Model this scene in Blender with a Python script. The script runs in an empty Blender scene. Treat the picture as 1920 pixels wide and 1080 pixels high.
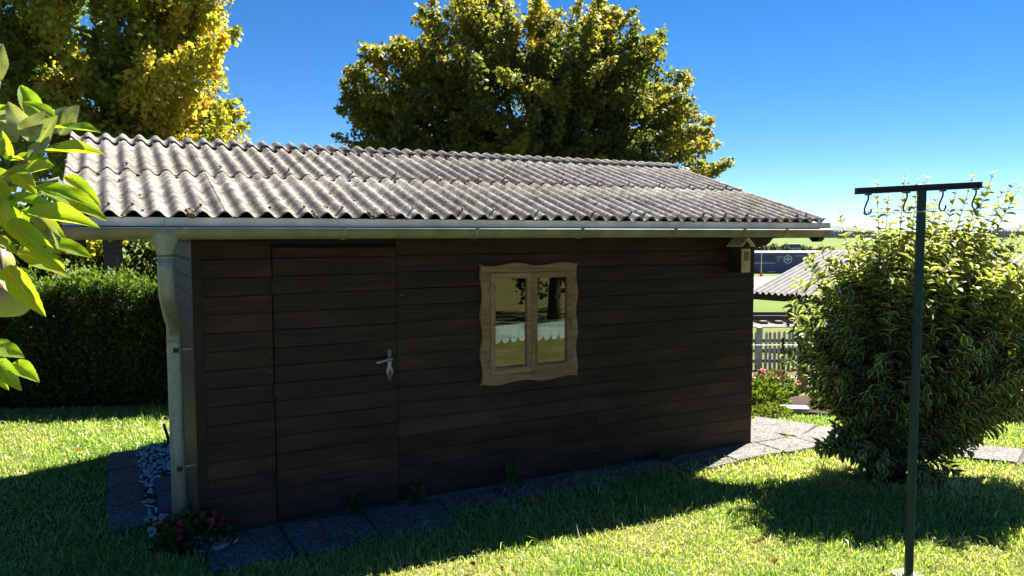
import bpy, math, random
import numpy as np
from mathutils import Vector, Matrix, Euler, noise as mnoise

random.seed(7); rng = np.random.default_rng(11)
S = bpy.context.scene
col = S.collection
R = math.radians

# ------------------------------------------------------------------ camera
FPX, PITCH, EYE = 1438.0, 0.0690, 2.10
cam = bpy.data.cameras.new('camera'); cam.sensor_width = 36.0; cam.lens = 36.0*FPX/1920.0
cam.clip_start = 0.05; cam.clip_end = 20000.0
camo = bpy.data.objects.new('camera', cam); col.objects.link(camo)
camo.location = (0, 0, EYE); camo.rotation_euler = (math.pi/2-PITCH, 0.0017, 0)
S.camera = camo
# ------------------------------------------------------------------ sky, sun, exposure
SUN_EL, SUN_AZ = R(51), R(38)           # azimuth clockwise from +Y: behind the shed, to the right
w = bpy.data.worlds.new('World'); S.world = w; w.use_nodes = True
nt = w.node_tree; bg = nt.nodes['Background']
sky = nt.nodes.new('ShaderNodeTexSky'); sky.sky_type = 'NISHITA'; sky.sun_disc = False
sky.sun_elevation = SUN_EL; sky.sun_rotation = SUN_AZ
sky.altitude = 2500; sky.air_density = 0.7; sky.dust_density = 0.0; sky.ozone_density = 4.0
hs_ = nt.nodes.new('ShaderNodeHueSaturation'); hs_.inputs['Saturation'].default_value = 1.30
nt.links.new(sky.outputs[0], hs_.inputs['Color']); nt.links.new(hs_.outputs[0], bg.inputs[0]); bg.inputs[1].default_value = 0.041
sl = bpy.data.lights.new('sun', 'SUN'); sl.energy = 5.0; sl.angle = R(0.53); sl.color = (1.0, 0.955, 0.87)
so = bpy.data.objects.new('sun', sl); col.objects.link(so)
sd = Vector((math.sin(SUN_AZ)*math.cos(SUN_EL), math.cos(SUN_AZ)*math.cos(SUN_EL), math.sin(SUN_EL)))
so.rotation_euler = sd.to_track_quat('Z', 'Y').to_euler(); so.location = (8, 10, 14)
S.view_settings.view_transform = 'Standard'; S.view_settings.look = 'None'
S.view_settings.gamma = 1.0; S.view_settings.use_curve_mapping = False
S.view_settings.exposure = 2.1
S.render.engine = 'CYCLES'
S.cycles.max_bounces = 8; S.cycles.transparent_max_bounces = 12

# ------------------------------------------------------------------ helpers
class MB:
    def __init__(s): s.v = []; s.f = []
    def add(s, vs, fs):
        o = len(s.v); s.v += [tuple(p) for p in vs]; s.f += [tuple(i+o for i in f) for f in fs]; return s
    def box(s, x0, x1, y0, y1, z0, z1):
        return s.add([(x0,y0,z0),(x1,y0,z0),(x1,y1,z0),(x0,y1,z0),(x0,y0,z1),(x1,y0,z1),(x1,y1,z1),(x0,y1,z1)],
            [(3,2,1,0),(4,5,6,7),(0,1,5,4),(1,2,6,5),(2,3,7,6),(3,0,4,7)])
    def prism(s, poly, a, b, axis='x'):
        # poly is a list of 2D points; extruded between a and b along axis (x: poly=(y,z); y: poly=(x,z); z: poly=(x,y))
        n = len(poly)
        def P(t, q): return (t,q[0],q[1]) if axis=='x' else ((q[0],t,q[1]) if axis=='y' else (q[0],q[1],t))
        vs = [P(a,q) for q in poly]+[P(b,q) for q in poly]
        fs = [tuple(range(n-1,-1,-1)), tuple(range(n,2*n))]+[(i,(i+1)%n,n+(i+1)%n,n+i) for i in range(n)]
        return s.add(vs, fs)
    def tube(s, pts, rad, n=10, cap=True):
        pts = [Vector(p) for p in pts]; k = len(pts)
        if not hasattr(rad, '__len__'): rad = [rad]*k
        vs = []; ref = None
        for i, p in enumerate(pts):
            d = (pts[min(i+1,k-1)]-pts[max(i-1,0)]).normalized()
            if ref is None: ref = Vector((1,0,0)) if abs(d.x) < .8 else Vector((0,1,0))
            a = (ref-d*ref.dot(d)).normalized(); b = d.cross(a); ref = a
            for j in range(n):
                t = 2*math.pi*j/n; vs.append(p+(a*math.cos(t)+b*math.sin(t))*rad[i])
        fs = [(i*n+j, i*n+(j+1)%n, (i+1)*n+(j+1)%n, (i+1)*n+j) for i in range(k-1) for j in range(n)]
        if cap: fs += [tuple(range(n-1,-1,-1)), tuple(range((k-1)*n, k*n))]
        return s.add(vs, fs)
    def blob(s, c, r, n=8, m=5, jit=0.0):
        vs = [(c[0],c[1],c[2]-r[2])]; 
        for i in range(1,m):
            t = -math.pi/2+math.pi*i/m
            for j in range(n):
                a = 2*math.pi*j/n; q = 1+random.uniform(-jit,jit)
                vs.append((c[0]+r[0]*q*math.cos(t)*math.cos(a), c[1]+r[1]*q*math.cos(t)*math.sin(a), c[2]+r[2]*q*math.sin(t)))
        vs.append((c[0],c[1],c[2]+r[2])); L = len(vs)-1
        fs = [(0,1+(j+1)%n,1+j) for j in range(n)]
        for i in range(m-2):
            fs += [(1+i*n+j,1+i*n+(j+1)%n,1+(i+1)*n+(j+1)%n,1+(i+1)*n+j) for j in range(n)]
        fs += [(L,1+(m-2)*n+j,1+(m-2)*n+(j+1)%n) for j in range(n)]
        return s.add(vs, fs)
    def mesh(s, name, mat, smooth=False):
        m = bpy.data.meshes.new(name); m.from_pydata(s.v, [], s.f); m.update()
        if mat: m.materials.append(mat)
        if smooth: m.polygons.foreach_set('use_smooth', [True]*len(m.polygons))
        return m
    def build(s, name, mat, parent=None, smooth=False):
        return link(name, s.mesh(name, mat, smooth), parent)

def link(name, mesh, parent=None):
    o = bpy.data.objects.new(name, mesh); col.objects.link(o)
    if parent: o.parent = parent
    return o
def empty(name, loc=(0,0,0), rz=0.0):
    o = bpy.data.objects.new(name, None); col.objects.link(o); o.location = loc; o.rotation_euler = (0,0,rz)
    o.empty_display_size = .2
    return o
def tag(o, label=None, cat=None, group=None, kind=None):
    if label: o['label'] = label
    if cat: o['category'] = cat
    if group: o['group'] = group
    if kind: o['kind'] = kind
    return o
def at(px, py, Y):                                   # a point at depth Y (metres in front of the camera)
    c, s = math.cos(PITCH), math.sin(PITCH); a = (px-960)/FPX; b = (540-py)/FPX
    d = Vector((a, c+b*s, -s+b*c)); return Vector((0,0,EYE))+d*(Y/d.y)
AL = 0.4828; X0, Y0 = -2.1354, 5.1804
def SW(u, v, z=0.0): return Vector((X0+u*math.cos(AL)-v*math.sin(AL), Y0+u*math.sin(AL)+v*math.cos(AL), z))
def to_uv(x, y):
    dx, dy = x-X0, y-Y0; c, s = math.cos(AL), math.sin(AL); return dx*c+dy*s, -dx*s+dy*c

def npmesh(name, V, F, mat, attrs=None, smooth=False):
    """V (n,3), F list of (k,m) int arrays with m corners each"""
    m = bpy.data.meshes.new(name)
    m.vertices.add(len(V)); m.vertices.foreach_set('co', np.asarray(V, np.float32).ravel())
    loops = np.concatenate([f.ravel() for f in F]).astype(np.int32)
    tot = np.concatenate([np.full(len(f), f.shape[1], np.int32) for f in F])
    start = np.concatenate([[0], np.cumsum(tot)[:-1]]).astype(np.int32)
    m.loops.add(len(loops)); m.loops.foreach_set('vertex_index', loops)
    m.polygons.add(len(tot)); m.polygons.foreach_set('loop_start', start); m.polygons.foreach_set('loop_total', tot)
    if smooth: m.polygons.foreach_set('use_smooth', np.ones(len(tot), bool))
    m.update(calc_edges=True)
    for k, a in (attrs or {}).items():
        at_ = m.attributes.new(k, 'FLOAT', 'POINT'); at_.data.foreach_set('value', np.asarray(a, np.float32))
    if mat: m.materials.append(mat)
    return m

# leaf templates: along +Y, normal +Z
def leaf_template(rows, halfw, cup=.12, droop=.0, cols=3):
    n = len(rows); V = []; E = []; idx = []
    for i, (t, h) in enumerate(zip(rows, halfw)):
        if h <= 0: idx.append([len(V)]); V.append((0,t,-droop*t*t)); E.append(.6)
        else:
            r = []
            for j in range(cols):
                q = -1+2*j/(cols-1); r.append(len(V)); V.append((q*h, t, cup*abs(q)*h*2-droop*t*t)); E.append(abs(q))
            idx.append(r)
    F3 = []; F4 = []
    for a, b in zip(idx[:-1], idx[1:]):
        if len(a) == 1: F3 += [(a[0], b[j+1], b[j]) for j in range(len(b)-1)]
        elif len(b) == 1: F3 += [(a[j], a[j+1], b[0]) for j in range(len(a)-1)]
        else: F4 += [(a[j], a[j+1], b[j+1], b[j]) for j in range(len(a)-1)]
    return np.array(V), np.array(F3, int).reshape(-1,3), np.array(F4, int).reshape(-1,4), np.array(E)
T_SIMPLE = (np.array([(0,0,0),(-.42,.45,.08),(.42,.45,.08),(0,1,-.05)]), np.array([(0,2,1),(1,2,3)]), np.zeros((0,4),int), np.array([0,1,1,.5]))
T_NARROW = (T_SIMPLE[0]*np.array([.62,1,1]),)+T_SIMPLE[1:]
T_SHRUB = leaf_template([0,.2,.45,.72,1],[0,.19,.275,.18,0], cup=.35, droop=.16)

def leaves(name, P, D, N, L, tint, mat, T=T_SIMPLE, parent=None):
    """P base points, D length directions, N approximate normals, L lengths, tint 0..1 per leaf"""
    V0, F3, F4, E = T; n = len(P); k = len(V0)
    D = D/np.linalg.norm(D,axis=1,keepdims=True)
    X = np.cross(D, N); X /= np.linalg.norm(X,axis=1,keepdims=True)+1e-9; Z = np.cross(X, D)
    V = P[:,None,:] + L[:,None,None]*(V0[None,:,0:1]*X[:,None,:]+V0[None,:,1:2]*D[:,None,:]+V0[None,:,2:3]*Z[:,None,:])
    off = (np.arange(n)*k)[:,None,None]
    F = [(f[None]+off).reshape(-1,f.shape[1]) for f in (F3,F4) if len(f)]
    m = npmesh(name, V.reshape(-1,3), F, mat, {'tint':np.repeat(tint,k), 'edge':np.tile(E,n)})
    return link(name, m, parent)

def rand_dirs(n, up=0.0):
    d = rng.normal(size=(n,3)); d /= np.linalg.norm(d,axis=1,keepdims=True); d[:,2] += up
    return d/np.linalg.norm(d,axis=1,keepdims=True)

# ------------------------------------------------------------------ materials
def newmat(name):
    m = bpy.data.materials.new(name); m.use_nodes = True; n = m.node_tree.nodes; l = m.node_tree.links
    return m, n, l, n['Principled BSDF']
def ramp(n, stops):
    r = n.new('ShaderNodeValToRGB'); e = r.color_ramp.elements
    while len(e) < len(stops): e.new(.5)
    for i, (p, c) in enumerate(stops): e[i].position = p; e[i].color = (*c, 1) if len(c) == 3 else c
    return r
def mixc(n, l, fac, a, b, mode='MIX'):
    x = n.new('ShaderNodeMix'); x.data_type = 'RGBA'; x.blend_type = mode
    for s, v in ((x.inputs[0],fac),(x.inputs[6],a),(x.inputs[7],b)):
        if hasattr(v, 'is_linked') or hasattr(v,'links'): l.new(v, s)
        else: s.default_value = v if not isinstance(v, tuple) else (*v[:3],1)
    return x.outputs[2]
def noise(n, l, vec, scale, detail=4, rough=.55):
    t = n.new('ShaderNodeTexNoise'); t.inputs['Scale'].default_value = scale; t.inputs['Detail'].default_value = detail; t.inputs['Roughness'].default_value = rough
    if vec is not None: l.new(vec, t.inputs['Vector'])
    return t.outputs['Fac']
def mapping(n, l, vec, scale=(1,1,1), rot=(0,0,0)):
    mp = n.new('ShaderNodeMapping'); mp.inputs['Scale'].default_value = scale; mp.inputs['Rotation'].default_value = rot
    l.new(vec, mp.inputs['Vector']); return mp.outputs[0]
def bump(n, l, h, strength, dist, bsdf):
    b = n.new('ShaderNodeBump'); b.inputs['Strength'].default_value = strength; b.inputs['Distance'].default_value = dist
    l.new(h, b.inputs['Height']); l.new(b.outputs[0], bsdf.inputs['Normal'])
def plain(name, c, rough=.6, metal=0., var=.25, scale=8., spec=.4, bmp=0.0, ref=None):
    m, n, l, b = newmat(name)
    tc = n.new('ShaderNodeTexCoord'); g = n.new('ShaderNodeNewGeometry')
    f = noise(n, l, g.outputs['Position'], scale, 5)
    r = ramp(n, [(.25, tuple(x*(1-var) for x in c)), (.75, tuple(min(1,x*(1+var)) for x in c))]); l.new(f, r.inputs[0])
    l.new(r.outputs[0], b.inputs['Base Color']); b.inputs['Roughness'].default_value = rough; b.inputs['Metallic'].default_value = metal
    b.inputs['Specular IOR Level'].default_value = spec
    if bmp: bump(n, l, noise(n, l, g.outputs['Position'], scale*4, 6), bmp, .01, b)
    return m
def leafmat(name, stops, trans=.4, rough=.5, margin=None, mstart=.55, spec=.3, tr_gain=1.25):
    m, n, l, b = newmat(name)
    a = n.new('ShaderNodeAttribute'); a.attribute_name = 'tint'
    r = ramp(n, stops); l.new(a.outputs['Fac'], r.inputs[0]); c = r.outputs[0]
    if margin:
        e = n.new('ShaderNodeAttribute'); e.attribute_name = 'edge'
        er = ramp(n, [(mstart,(0,0,0)),(min(1,mstart+.2),(1,1,1))]); l.new(e.outputs['Fac'], er.inputs[0])
        c = mixc(n, l, er.outputs[0], c, margin)
    l.new(c, b.inputs['Base Color']); b.inputs['Roughness'].default_value = rough; b.inputs['Specular IOR Level'].default_value = spec
    t = n.new('ShaderNodeBsdfTranslucent')
    tcx = mixc(n, l, 1.0, c, (tr_gain, tr_gain*1.02, tr_gain*.55), 'MULTIPLY'); l.new(tcx, t.inputs['Color'])
    mx = n.new('ShaderNodeMixShader'); mx.inputs[0].default_value = trans
    l.new(b.outputs[0], mx.inputs[1]); l.new(t.outputs[0], mx.inputs[2])
    l.new(mx.outputs[0], n['Material Output'].inputs['Surface'])
    return m

shed = empty('garden_shed', (X0, Y0, 0), AL)
tag(shed, 'dark brown timber garden shed with grey corrugated roof and small carved window', 'shed')

def wood(name, dark, mid, worn, zworn=.0, rough=.62, ref=shed, axis='x', spec=.25):
    m, n, l, b = newmat(name)
    tc = n.new('ShaderNodeTexCoord'); tc.object = ref
    sc = {'x':(.9,14,22),'y':(14,.9,22),'z':(14,14,.9)}[axis]
    oi = n.new('ShaderNodeObjectInfo')
    add = n.new('ShaderNodeVectorMath'); add.operation = 'ADD'; l.new(tc.outputs['Object'], add.inputs[0])
    cx = n.new('ShaderNodeCombineXYZ'); mu = n.new('ShaderNodeMath'); mu.operation = 'MULTIPLY'; mu.inputs[1].default_value = 9.0
    l.new(oi.outputs['Random'], mu.inputs[0])
    for i in range(3): l.new(mu.outputs[0], cx.inputs[i])
    l.new(cx.outputs[0], add.inputs[1])
    v = mapping(n, l, add.outputs[0], sc)
    g1 = noise(n, l, v, 2.2, 8, .62); g2 = noise(n, l, mapping(n, l, add.outputs[0], (1.2,3.,4.)), 1.6, 5)
    r = ramp(n, [(.36, dark), (.53, mid), (.72, worn)]); l.new(g1, r.inputs[0])
    p = ramp(n, [(.50,(0,0,0)),(.80,(1,1,1))])
    sz = n.new('ShaderNodeSeparateXYZ'); l.new(tc.outputs['Object'], sz.inputs[0])
    wz_ = n.new('ShaderNodeMapRange'); wz_.inputs[1].default_value = .9; wz_.inputs[2].default_value = .1; wz_.inputs[3].default_value = 0; wz_.inputs[4].default_value = .16; l.new(sz.outputs[2], wz_.inputs[0])
    ad_ = n.new('ShaderNodeMath'); ad_.operation = 'ADD'; l.new(g2, ad_.inputs[0]); l.new(wz_.outputs[0], ad_.inputs[1]); l.new(ad_.outputs[0], p.inputs[0])
    c = mixc(n, l, p.outputs[0], r.outputs[0], worn)
    hue = n.new('ShaderNodeHueSaturation'); l.new(c, hue.inputs['Color'])
    mr = n.new('ShaderNodeMapRange'); mr.inputs[3].default_value = .82; mr.inputs[4].default_value = 1.2; l.new(oi.outputs['Random'], mr.inputs[0]); l.new(mr.outputs[0], hue.inputs['Value'])
    l.new(hue.outputs[0], b.inputs['Base Color']); b.inputs['Specular IOR Level'].default_value = spec
    rr = ramp(n, [(.2,(rough-.12,)*3),(.8,(rough+.15,)*3)]); l.new(g1, rr.inputs[0]); l.new(rr.outputs[0], b.inputs['Roughness'])
    bump(n, l, g1, .35, .004, b)
    return m
M_WALL = wood('stained_boards', (.012,.0056,.0050), (.026,.0115,.0090), (.062,.029,.020))
M_WALLS = wood('stained_boards_side', (.018,.009,.007), (.040,.021,.014), (.080,.048,.030), axis='y')
M_DARK = wood('dark_beam', (.012,.007,.006), (.022,.013,.010), (.04,.024,.018))
M_FRAME = wood('window_wood', (.16,.084,.037), (.25,.145,.070), (.32,.205,.11), rough=.62)
M_BACK = plain('tar_paper', (.012,.010,.009), .9)

def fibre():
    m, n, l, b = newmat('fibre_cement')
    tc = n.new('ShaderNodeTexCoord'); tc.object = shed; P = tc.outputs['Object']
    big = noise(n, l, P, 1.3, 5); mid = noise(n, l, mapping(n, l, P, (1.,1.6,1.)), 7, 6, .65)
    cross = noise(n, l, mapping(n, l, P, (16,75,16)), 1.5, 4, .6)
    speck = noise(n, l, P, 75, 4, .7)
    r = ramp(n, [(.32,(.10,.092,.08)),(.46,(.245,.232,.212)),(.62,(.39,.375,.35))]); l.new(mid, r.inputs[0])
    c = mixc(n, l, .5, r.outputs[0], r.outputs[0])
    cr = ramp(n, [(.42,(.34,.32,.29)),(.54,(1,1,1))]); l.new(cross, cr.inputs[0]); c = mixc(n, l, .75, c, cr.outputs[0], 'MULTIPLY')
    sp = ramp(n, [(.40,(.16,.15,.14)),(.50,(1,1,1))]); l.new(speck, sp.inputs[0]); c = mixc(n, l, .8, c, sp.outputs[0], 'MULTIPLY')
    bg_ = ramp(n, [(.40,(1,1,1)),(.60,(.72,.675,.62))]); l.new(big, bg_.inputs[0]); c = mixc(n, l, .8, c, bg_.outputs[0], 'MULTIPLY')
    l.new(c, b.inputs['Base Color']); b.inputs['Roughness'].default_value = .92; b.inputs['Specular IOR Level'].default_value = .15
    h = mixc(n, l, .5, cross, mid); bump(n, l, h, .7, .006, b)
    return m
M_ROOF = fibre()
def zinc():
    m, n, l, b = newmat('galvanised_zinc'); g = n.new('ShaderNodeNewGeometry'); P = g.outputs['Position']
    vo = n.new('ShaderNodeTexVoronoi'); vo.inputs['Scale'].default_value = 130; l.new(P, vo.inputs['Vector'])
    sp = n.new('ShaderNodeSeparateColor'); l.new(vo.outputs['Color'], sp.inputs[0])
    r = ramp(n, [(.0,(.20,.225,.22)),(.6,(.235,.26,.252)),(1,(.29,.315,.305))]); l.new(sp.outputs[0], r.inputs[0])
    d = ramp(n, [(.36,(.74,.72,.66)),(.62,(1,1,1))]); l.new(noise(n, l, mapping(n, l, P, (14,14,4)), 1.2, 6), d.inputs[0])
    l.new(mixc(n, l, .9, r.outputs[0], d.outputs[0], 'MULTIPLY'), b.inputs['Base Color']); b.inputs['Metallic'].default_value = .35; b.inputs['Roughness'].default_value = .5
    return m
M_ZINC = zinc()
M_GUTTER = plain('gutter_zinc', (.20,.18,.13), .6, .1, .35, 5)
M_FASCIA = plain('weathered_fascia_paint', (.66,.62,.55), .8, 0, .30, 5)
M_COPPER = plain('brown_drip_edge', (.17,.075,.045), .35, .5, .2, 6)
M_IRON = plain('dull_iron', (.20,.19,.175), .5, .6, .3, 40)
M_BLACK = plain('black_iron', (.010,.010,.011), .5, .3, .3, 20)
M_MOSS = plain('roof_moss', (.115,.085,.05), .95, 0, .5, 60)

# ================================================================== SETTING: ground
def sstep(a, b, x): t = np.clip((x-a)/(b-a),0,1); return t*t*(3-2*t)
def gh(x, y):
    x = np.asarray(x,float); y = np.asarray(y,float); u, v = to_uv(x, y)
    rise = .085*np.clip(-v-.60,0,9)*sstep(.0,.6,-v)
    rise = np.minimum(rise, .48)*(1-sstep(7.,10.,x)*.3)
    left = sstep(.2,-1.2,u); rise = rise*(1-.35*left)
    yy = [-400,9,30,45,190,250,800,2050,2800,9000]; zz = [0,0,-1.68,-1.9,-8.2,-5.6,-2.6,-7,-40,-60]
    h = rise+np.interp(y, yy, zz)
    return h+.018*np.sin(x*1.7+y*.6)*np.cos(y*1.3-x*.4)*sstep(.5,1.4,-v)
def axis_pts(lo, hi, fine_lo, fine_hi, step):
    a = list(np.arange(fine_lo, fine_hi+1e-6, step)); s = step; t = fine_hi
    while t < hi: s *= 1.22; t += s; a.append(min(t,hi))
    s = step; t = fine_lo
    while t > lo: s *= 1.22; t -= s; a.insert(0,max(t,lo))
    return np.array(a)
gx = axis_pts(-9000,9000,-7,9,.16); gy = axis_pts(-300,9000,-2,14,.16)
GX, GY = np.meshgrid(gx, gy); GZ = gh(GX, GY)
nx, ny = len(gx), len(gy); ii = np.arange((ny-1)*nx).reshape(ny-1,nx)[:,:-1].ravel()
def ground_mat():
    m, n, l, b = newmat('ground_soil_and_turf')
    g = n.new('ShaderNodeNewGeometry'); P = g.outputs['Position']
    f = noise(n, l, P, 3.0, 8, .65); f2 = noise(n, l, P, 40, 4)
    r = ramp(n, [(.3,(.075,.08,.025)),(.55,(.13,.14,.038)),(.75,(.19,.165,.07))]); l.new(f, r.inputs[0])
    s = ramp(n, [(.35,(.55,.5,.45)),(.6,(1,1,1))]); l.new(f2, s.inputs[0])
    near = mixc(n, l, .8, r.outputs[0], s.outputs[0], 'MULTIPLY')
    f3 = noise(n, l, P, .05, 6)
    fr = ramp(n, [(.35,(.085,.125,.020)),(.65,(.12,.16,.028))]); l.new(f3, fr.inputs[0])
    sep = n.new('ShaderNodeSeparateXYZ'); l.new(P, sep.inputs[0])
    mr = n.new('ShaderNodeMapRange'); mr.inputs[1].default_value = 24; mr.inputs[2].default_value = 34; l.new(sep.outputs[1], mr.inputs[0])
    c = mixc(n, l, mr.outputs[0], near, fr.outputs[0])
    l.new(c, b.inputs['Base Color']); b.inputs['Roughness'].default_value = .95; b.inputs['Specular IOR Level'].default_value = .1
    bump(n, l, f2, .6, .02, b); return m
ground = link('ground', npmesh('ground', np.stack([GX,GY,GZ],-1).reshape(-1,3), [np.stack([ii,ii+1,ii+nx+1,ii+nx],1)], ground_mat(), smooth=True))
tag(ground, kind='structure')

# ---- exposed aggregate slabs
def aggregate():
    m, n, l, b = newmat('exposed_aggregate')
    g = n.new('ShaderNodeNewGeometry'); P = g.outputs['Position']
    vo = n.new('ShaderNodeTexVoronoi'); vo.inputs['Scale'].default_value = 75; l.new(P, vo.inputs['Vector'])
    f = noise(n, l, P, 5, 5)
    sep = n.new('ShaderNodeSeparateColor'); l.new(vo.outputs['Color'], sep.inputs[0])
    r = ramp(n, [(.1,(.075,.068,.065)),(.5,(.19,.175,.165)),(.9,(.34,.32,.30))]); l.new(sep.outputs[0], r.inputs[0])
    d = ramp(n, [(.0,(1,1,1)),(.75,(.35,.33,.32))]); l.new(vo.outputs['Distance'], d.inputs[0])
    vo_s = mixc(n, l, .7, r.outputs[0], d.outputs[0], 'MULTIPLY')
    s = ramp(n, [(.35,(.62,.58,.52)),(.65,(1,1,1))]); l.new(f, s.inputs[0])
    c = mixc(n, l, .8, vo_s, s.outputs[0], 'MULTIPLY'); l.new(c, b.inputs['Base Color']); b.inputs['Roughness'].default_value = .85
    inv = n.new('ShaderNodeMath'); inv.operation = 'SUBTRACT'; inv.inputs[0].default_value = 1; l.new(vo.outputs['Distance'], inv.inputs[1])
    bump(n, l, inv.outputs[0], .8, .006, b); return m
M_AGG = aggregate(); M_BED = plain('sand_joint', (.09,.075,.05), .95, 0, .4, 30)
def slab_path(name, quads, zoff):
    bed = MB()
    for q in quads:
        c = Vector((sum(p[0] for p in q)/4, sum(p[1] for p in q)/4))
        vs = [(c.x+(p[0]-c.x)*1.04, c.y+(p[1]-c.y)*1.04) for p in q]
        zz = [float(gh(p[0],p[1]))+.006 for p in vs]
        bed.add([(p[0],p[1],z) for p,z in zip(vs,zz)], [(0,1,2,3)])
    o = bed.build(name, M_BED); tag(o, kind='structure')
    for q in quads:
        dz = random.uniform(-.004,.006); a = []
        for p in q: a.append((p[0],p[1],max(float(gh(p[0],p[1])),-9)+zoff+dz+random.uniform(-.004,.004)))
        c = Vector((sum(p[0] for p in q)/4, sum(p[1] for p in q)/4, 0))
        mb = MB(); top = []
        for p in a:
            d = Vector((p[0]-c.x,p[1]-c.y,0)).normalized()*.010; top.append((p[0]-d.x,p[1]-d.y,p[2]))
        low = [(p[0],p[1],p[2]-.010) for p in a]; bot = [(p[0],p[1],p[2]-.06) for p in a]
        mb.add(top+low+bot, [(0,1,2,3)]+[(i+4,(i+1)%4+4,(i+1)%4,i) for i in range(4)]+[(i+8,(i+1)%4+8,(i+1)%4+4,i+4) for i in range(4)])
        mb.build('slab', M_AGG, o)
qs = []
u = -.02; k = 0
while u < 5.6:
    wd = .60 if k % 3 else .52; j = random.uniform(-.012,.012)
    v1 = (-.60 if u < 1.7 else (-.30 if u < 3.7 else -.42))+random.uniform(-.02,.02)
    qs.append([tuple(SW(a,b)[:2]) for a,b in ((u+.008,v1+j),(u+wd-.008,v1),(u+wd-.008,-.035),(u+.008,-.035))]); u += wd; k += 1
slab_path('front_path', qs, .026)
pl = [(2.62,8.42),(3.15,8.02),(3.62,7.62),(4.10,7.20),(4.60,6.80),(5.15,6.40),(5.75,6.0),(6.4,5.6)]; qs = []
for a, b in zip(pl[:-1], pl[1:]):
    d = Vector((b[0]-a[0], b[1]-a[1])); d.normalize(); nrm = Vector((-d.y, d.x))*.30; e = d*.008
    qs.append([(a[0]-nrm.x+e.x,a[1]-nrm.y+e.y),(b[0]-nrm.x-e.x,b[1]-nrm.y-e.y),(b[0]+nrm.x-e.x,b[1]+nrm.y-e.y),(a[0]+nrm.x+e.x,a[1]+nrm.y+e.y)])
qs.append([tuple(SW(a,b)[:2]) for a,b in ((5.12,.0),(5.60,-.02),(5.66,.52),(5.13,.50))])
qs.append([tuple(SW(a,b)[:2]) for a,b in ((5.62,-.30),(6.02,-.36),(6.10,-.08),(5.64,-.06))])
slab_path('side_path', qs, .026)
qs = []
for v0, v1 in ((.38,.93),(.94,1.46),(1.47,2.02),(2.03,2.62)):
    qs.append([tuple(SW(a,b)[:2]) for a,b in ((-.60,v0),(-.34,v0+.02),(-.32,v1),(-.58,v1))])
slab_path('edging_path', qs, .03)
# pale pebbles beside the left wall
vs_ = MB()
for i in range(620):
    a, b = random.uniform(-.345,-.03), random.uniform(.15,2.78)
    if -.26 < a and .62 < b < 1.5: continue
    q = SW(a,b); r_ = random.uniform(.012,.024)
    vs_.blob((q.x,q.y,.012+random.uniform(0,.012)), (r_,r_*random.uniform(.6,1),r_*.6), 6, 4, .15)
tag(vs_.build('pebbles', plain('white_pebble', (.50,.49,.50), .7, 0, .35, 45), None, True), 'pale rounded pebbles filling the strip beside the shed wall', 'pebbles', kind='stuff')
for i, (a0,a1,b0,b1,lab) in enumerate(((-.265,-.03,1.08,1.46,'flat dark grey paving stone lying farther back among the pebbles'),(-.262,-.03,.64,1.055,'flat dark grey paving stone nearer the flowers among the pebbles'))):
    q = [SW(a0,b0),SW(a1,b0+.02),SW(a1,b1),SW(a0+.03,b1)]; mb = MB()
    mb.prism([(p.x,p.y) for p in q], .005, .055, 'z'); tag(mb.build('paving_stone', plain('slate_stone', (.13,.125,.135), .75, 0, .2, 12)), lab, 'stone')
q = SW(.03,-.16); mb = MB(); mb.prism([(q.x-.15,q.y-.07),(q.x+.10,q.y-.13),(q.x+.17,q.y+.03),(q.x+.02,q.y+.08),(q.x-.13,q.y+.06)], -.02, .055, 'z')
tag(mb.build('concrete_block', plain('pale_concrete', (.36,.37,.38), .85, 0, .2, 14)), 'pale concrete block on the ground at the shed corner beside red flowers', 'block')

# ================================================================== SHED
LU, DV = 5.10, 2.85
SL = math.atan((2.937-2.2305)/(1.887+.4925)); TS = math.tan(SL)
VF, ZE, RV, RZ, VB = -.4925, 2.2305, 1.887, 2.937, 3.12
UL, UR = -.771, 5.635
def zroof(v): return ZE+(v-VF)*TS if v <= RV else RZ-(v-RV)*TS
BH = .1275; Z0 = .028
WU0, WU1, WZ0, WZ1 = 2.17, 2.97, .945, 1.805
# front wall: backing with an opening, boards on it
fw = MB()
fw.box(0,WU0,.022,.06,.03,2.31).box(WU1,LU,.022,.06,.03,2.31).box(WU0,WU1,.022,.06,.03,WZ0).box(WU0,WU1,.022,.06,WZ1,2.31)
front = fw.build('front_wall', M_BACK, shed)
def board_x(u0, u1, z0, h, parent, mat, v=.020, t=.022, tilt=0.0):
    # shiplap board: chamfered upper edge, foot slightly proud
    pr = [(v,z0),(v-t-.002,z0),(v-t-.003,z0+.004),(v-t+tilt,z0+h-.009),(v-t+.006,z0+h-.001),(v,z0+h-.001)]
    return MB().prism(pr, u0, u1, 'x').build('board', mat, parent)
DU0, DU1, DZ = .4976, 1.4099, 2.019
nrow = 17
for i in range(nrow):
    z = Z0+i*BH
    board_x(.035, DU0-.006, z, BH, front, M_WALL)
    if z >= DZ-.02: board_x(DU0-.004, DU1+.003, z+.012, BH-.012, front, M_WALL)
    zr = z+.011
    if zr+BH > WZ0 and zr < WZ1:
        board_x(DU1+.006, WU0, zr, BH, front, M_WALL); board_x(WU1, LU, zr, BH, front, M_WALL)
    elif i % 5 == 3: 
        s_ = 3.2+.4*math.sin(i); board_x(DU1+.006, s_-.0015, zr, BH, front, M_WALL); board_x(s_+.0015, LU, zr, BH, front, M_WALL)
    else: board_x(DU1+.006, LU, zr, BH, front, M_WALL)
MB().box(-.030,.033,-.012,.05,.02,2.30).build('corner_board', M_DARK, front)
MB().box(LU-.03,LU+.024,.021,.06,.02,2.30).build('corner_board', M_DARK, front)
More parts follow.
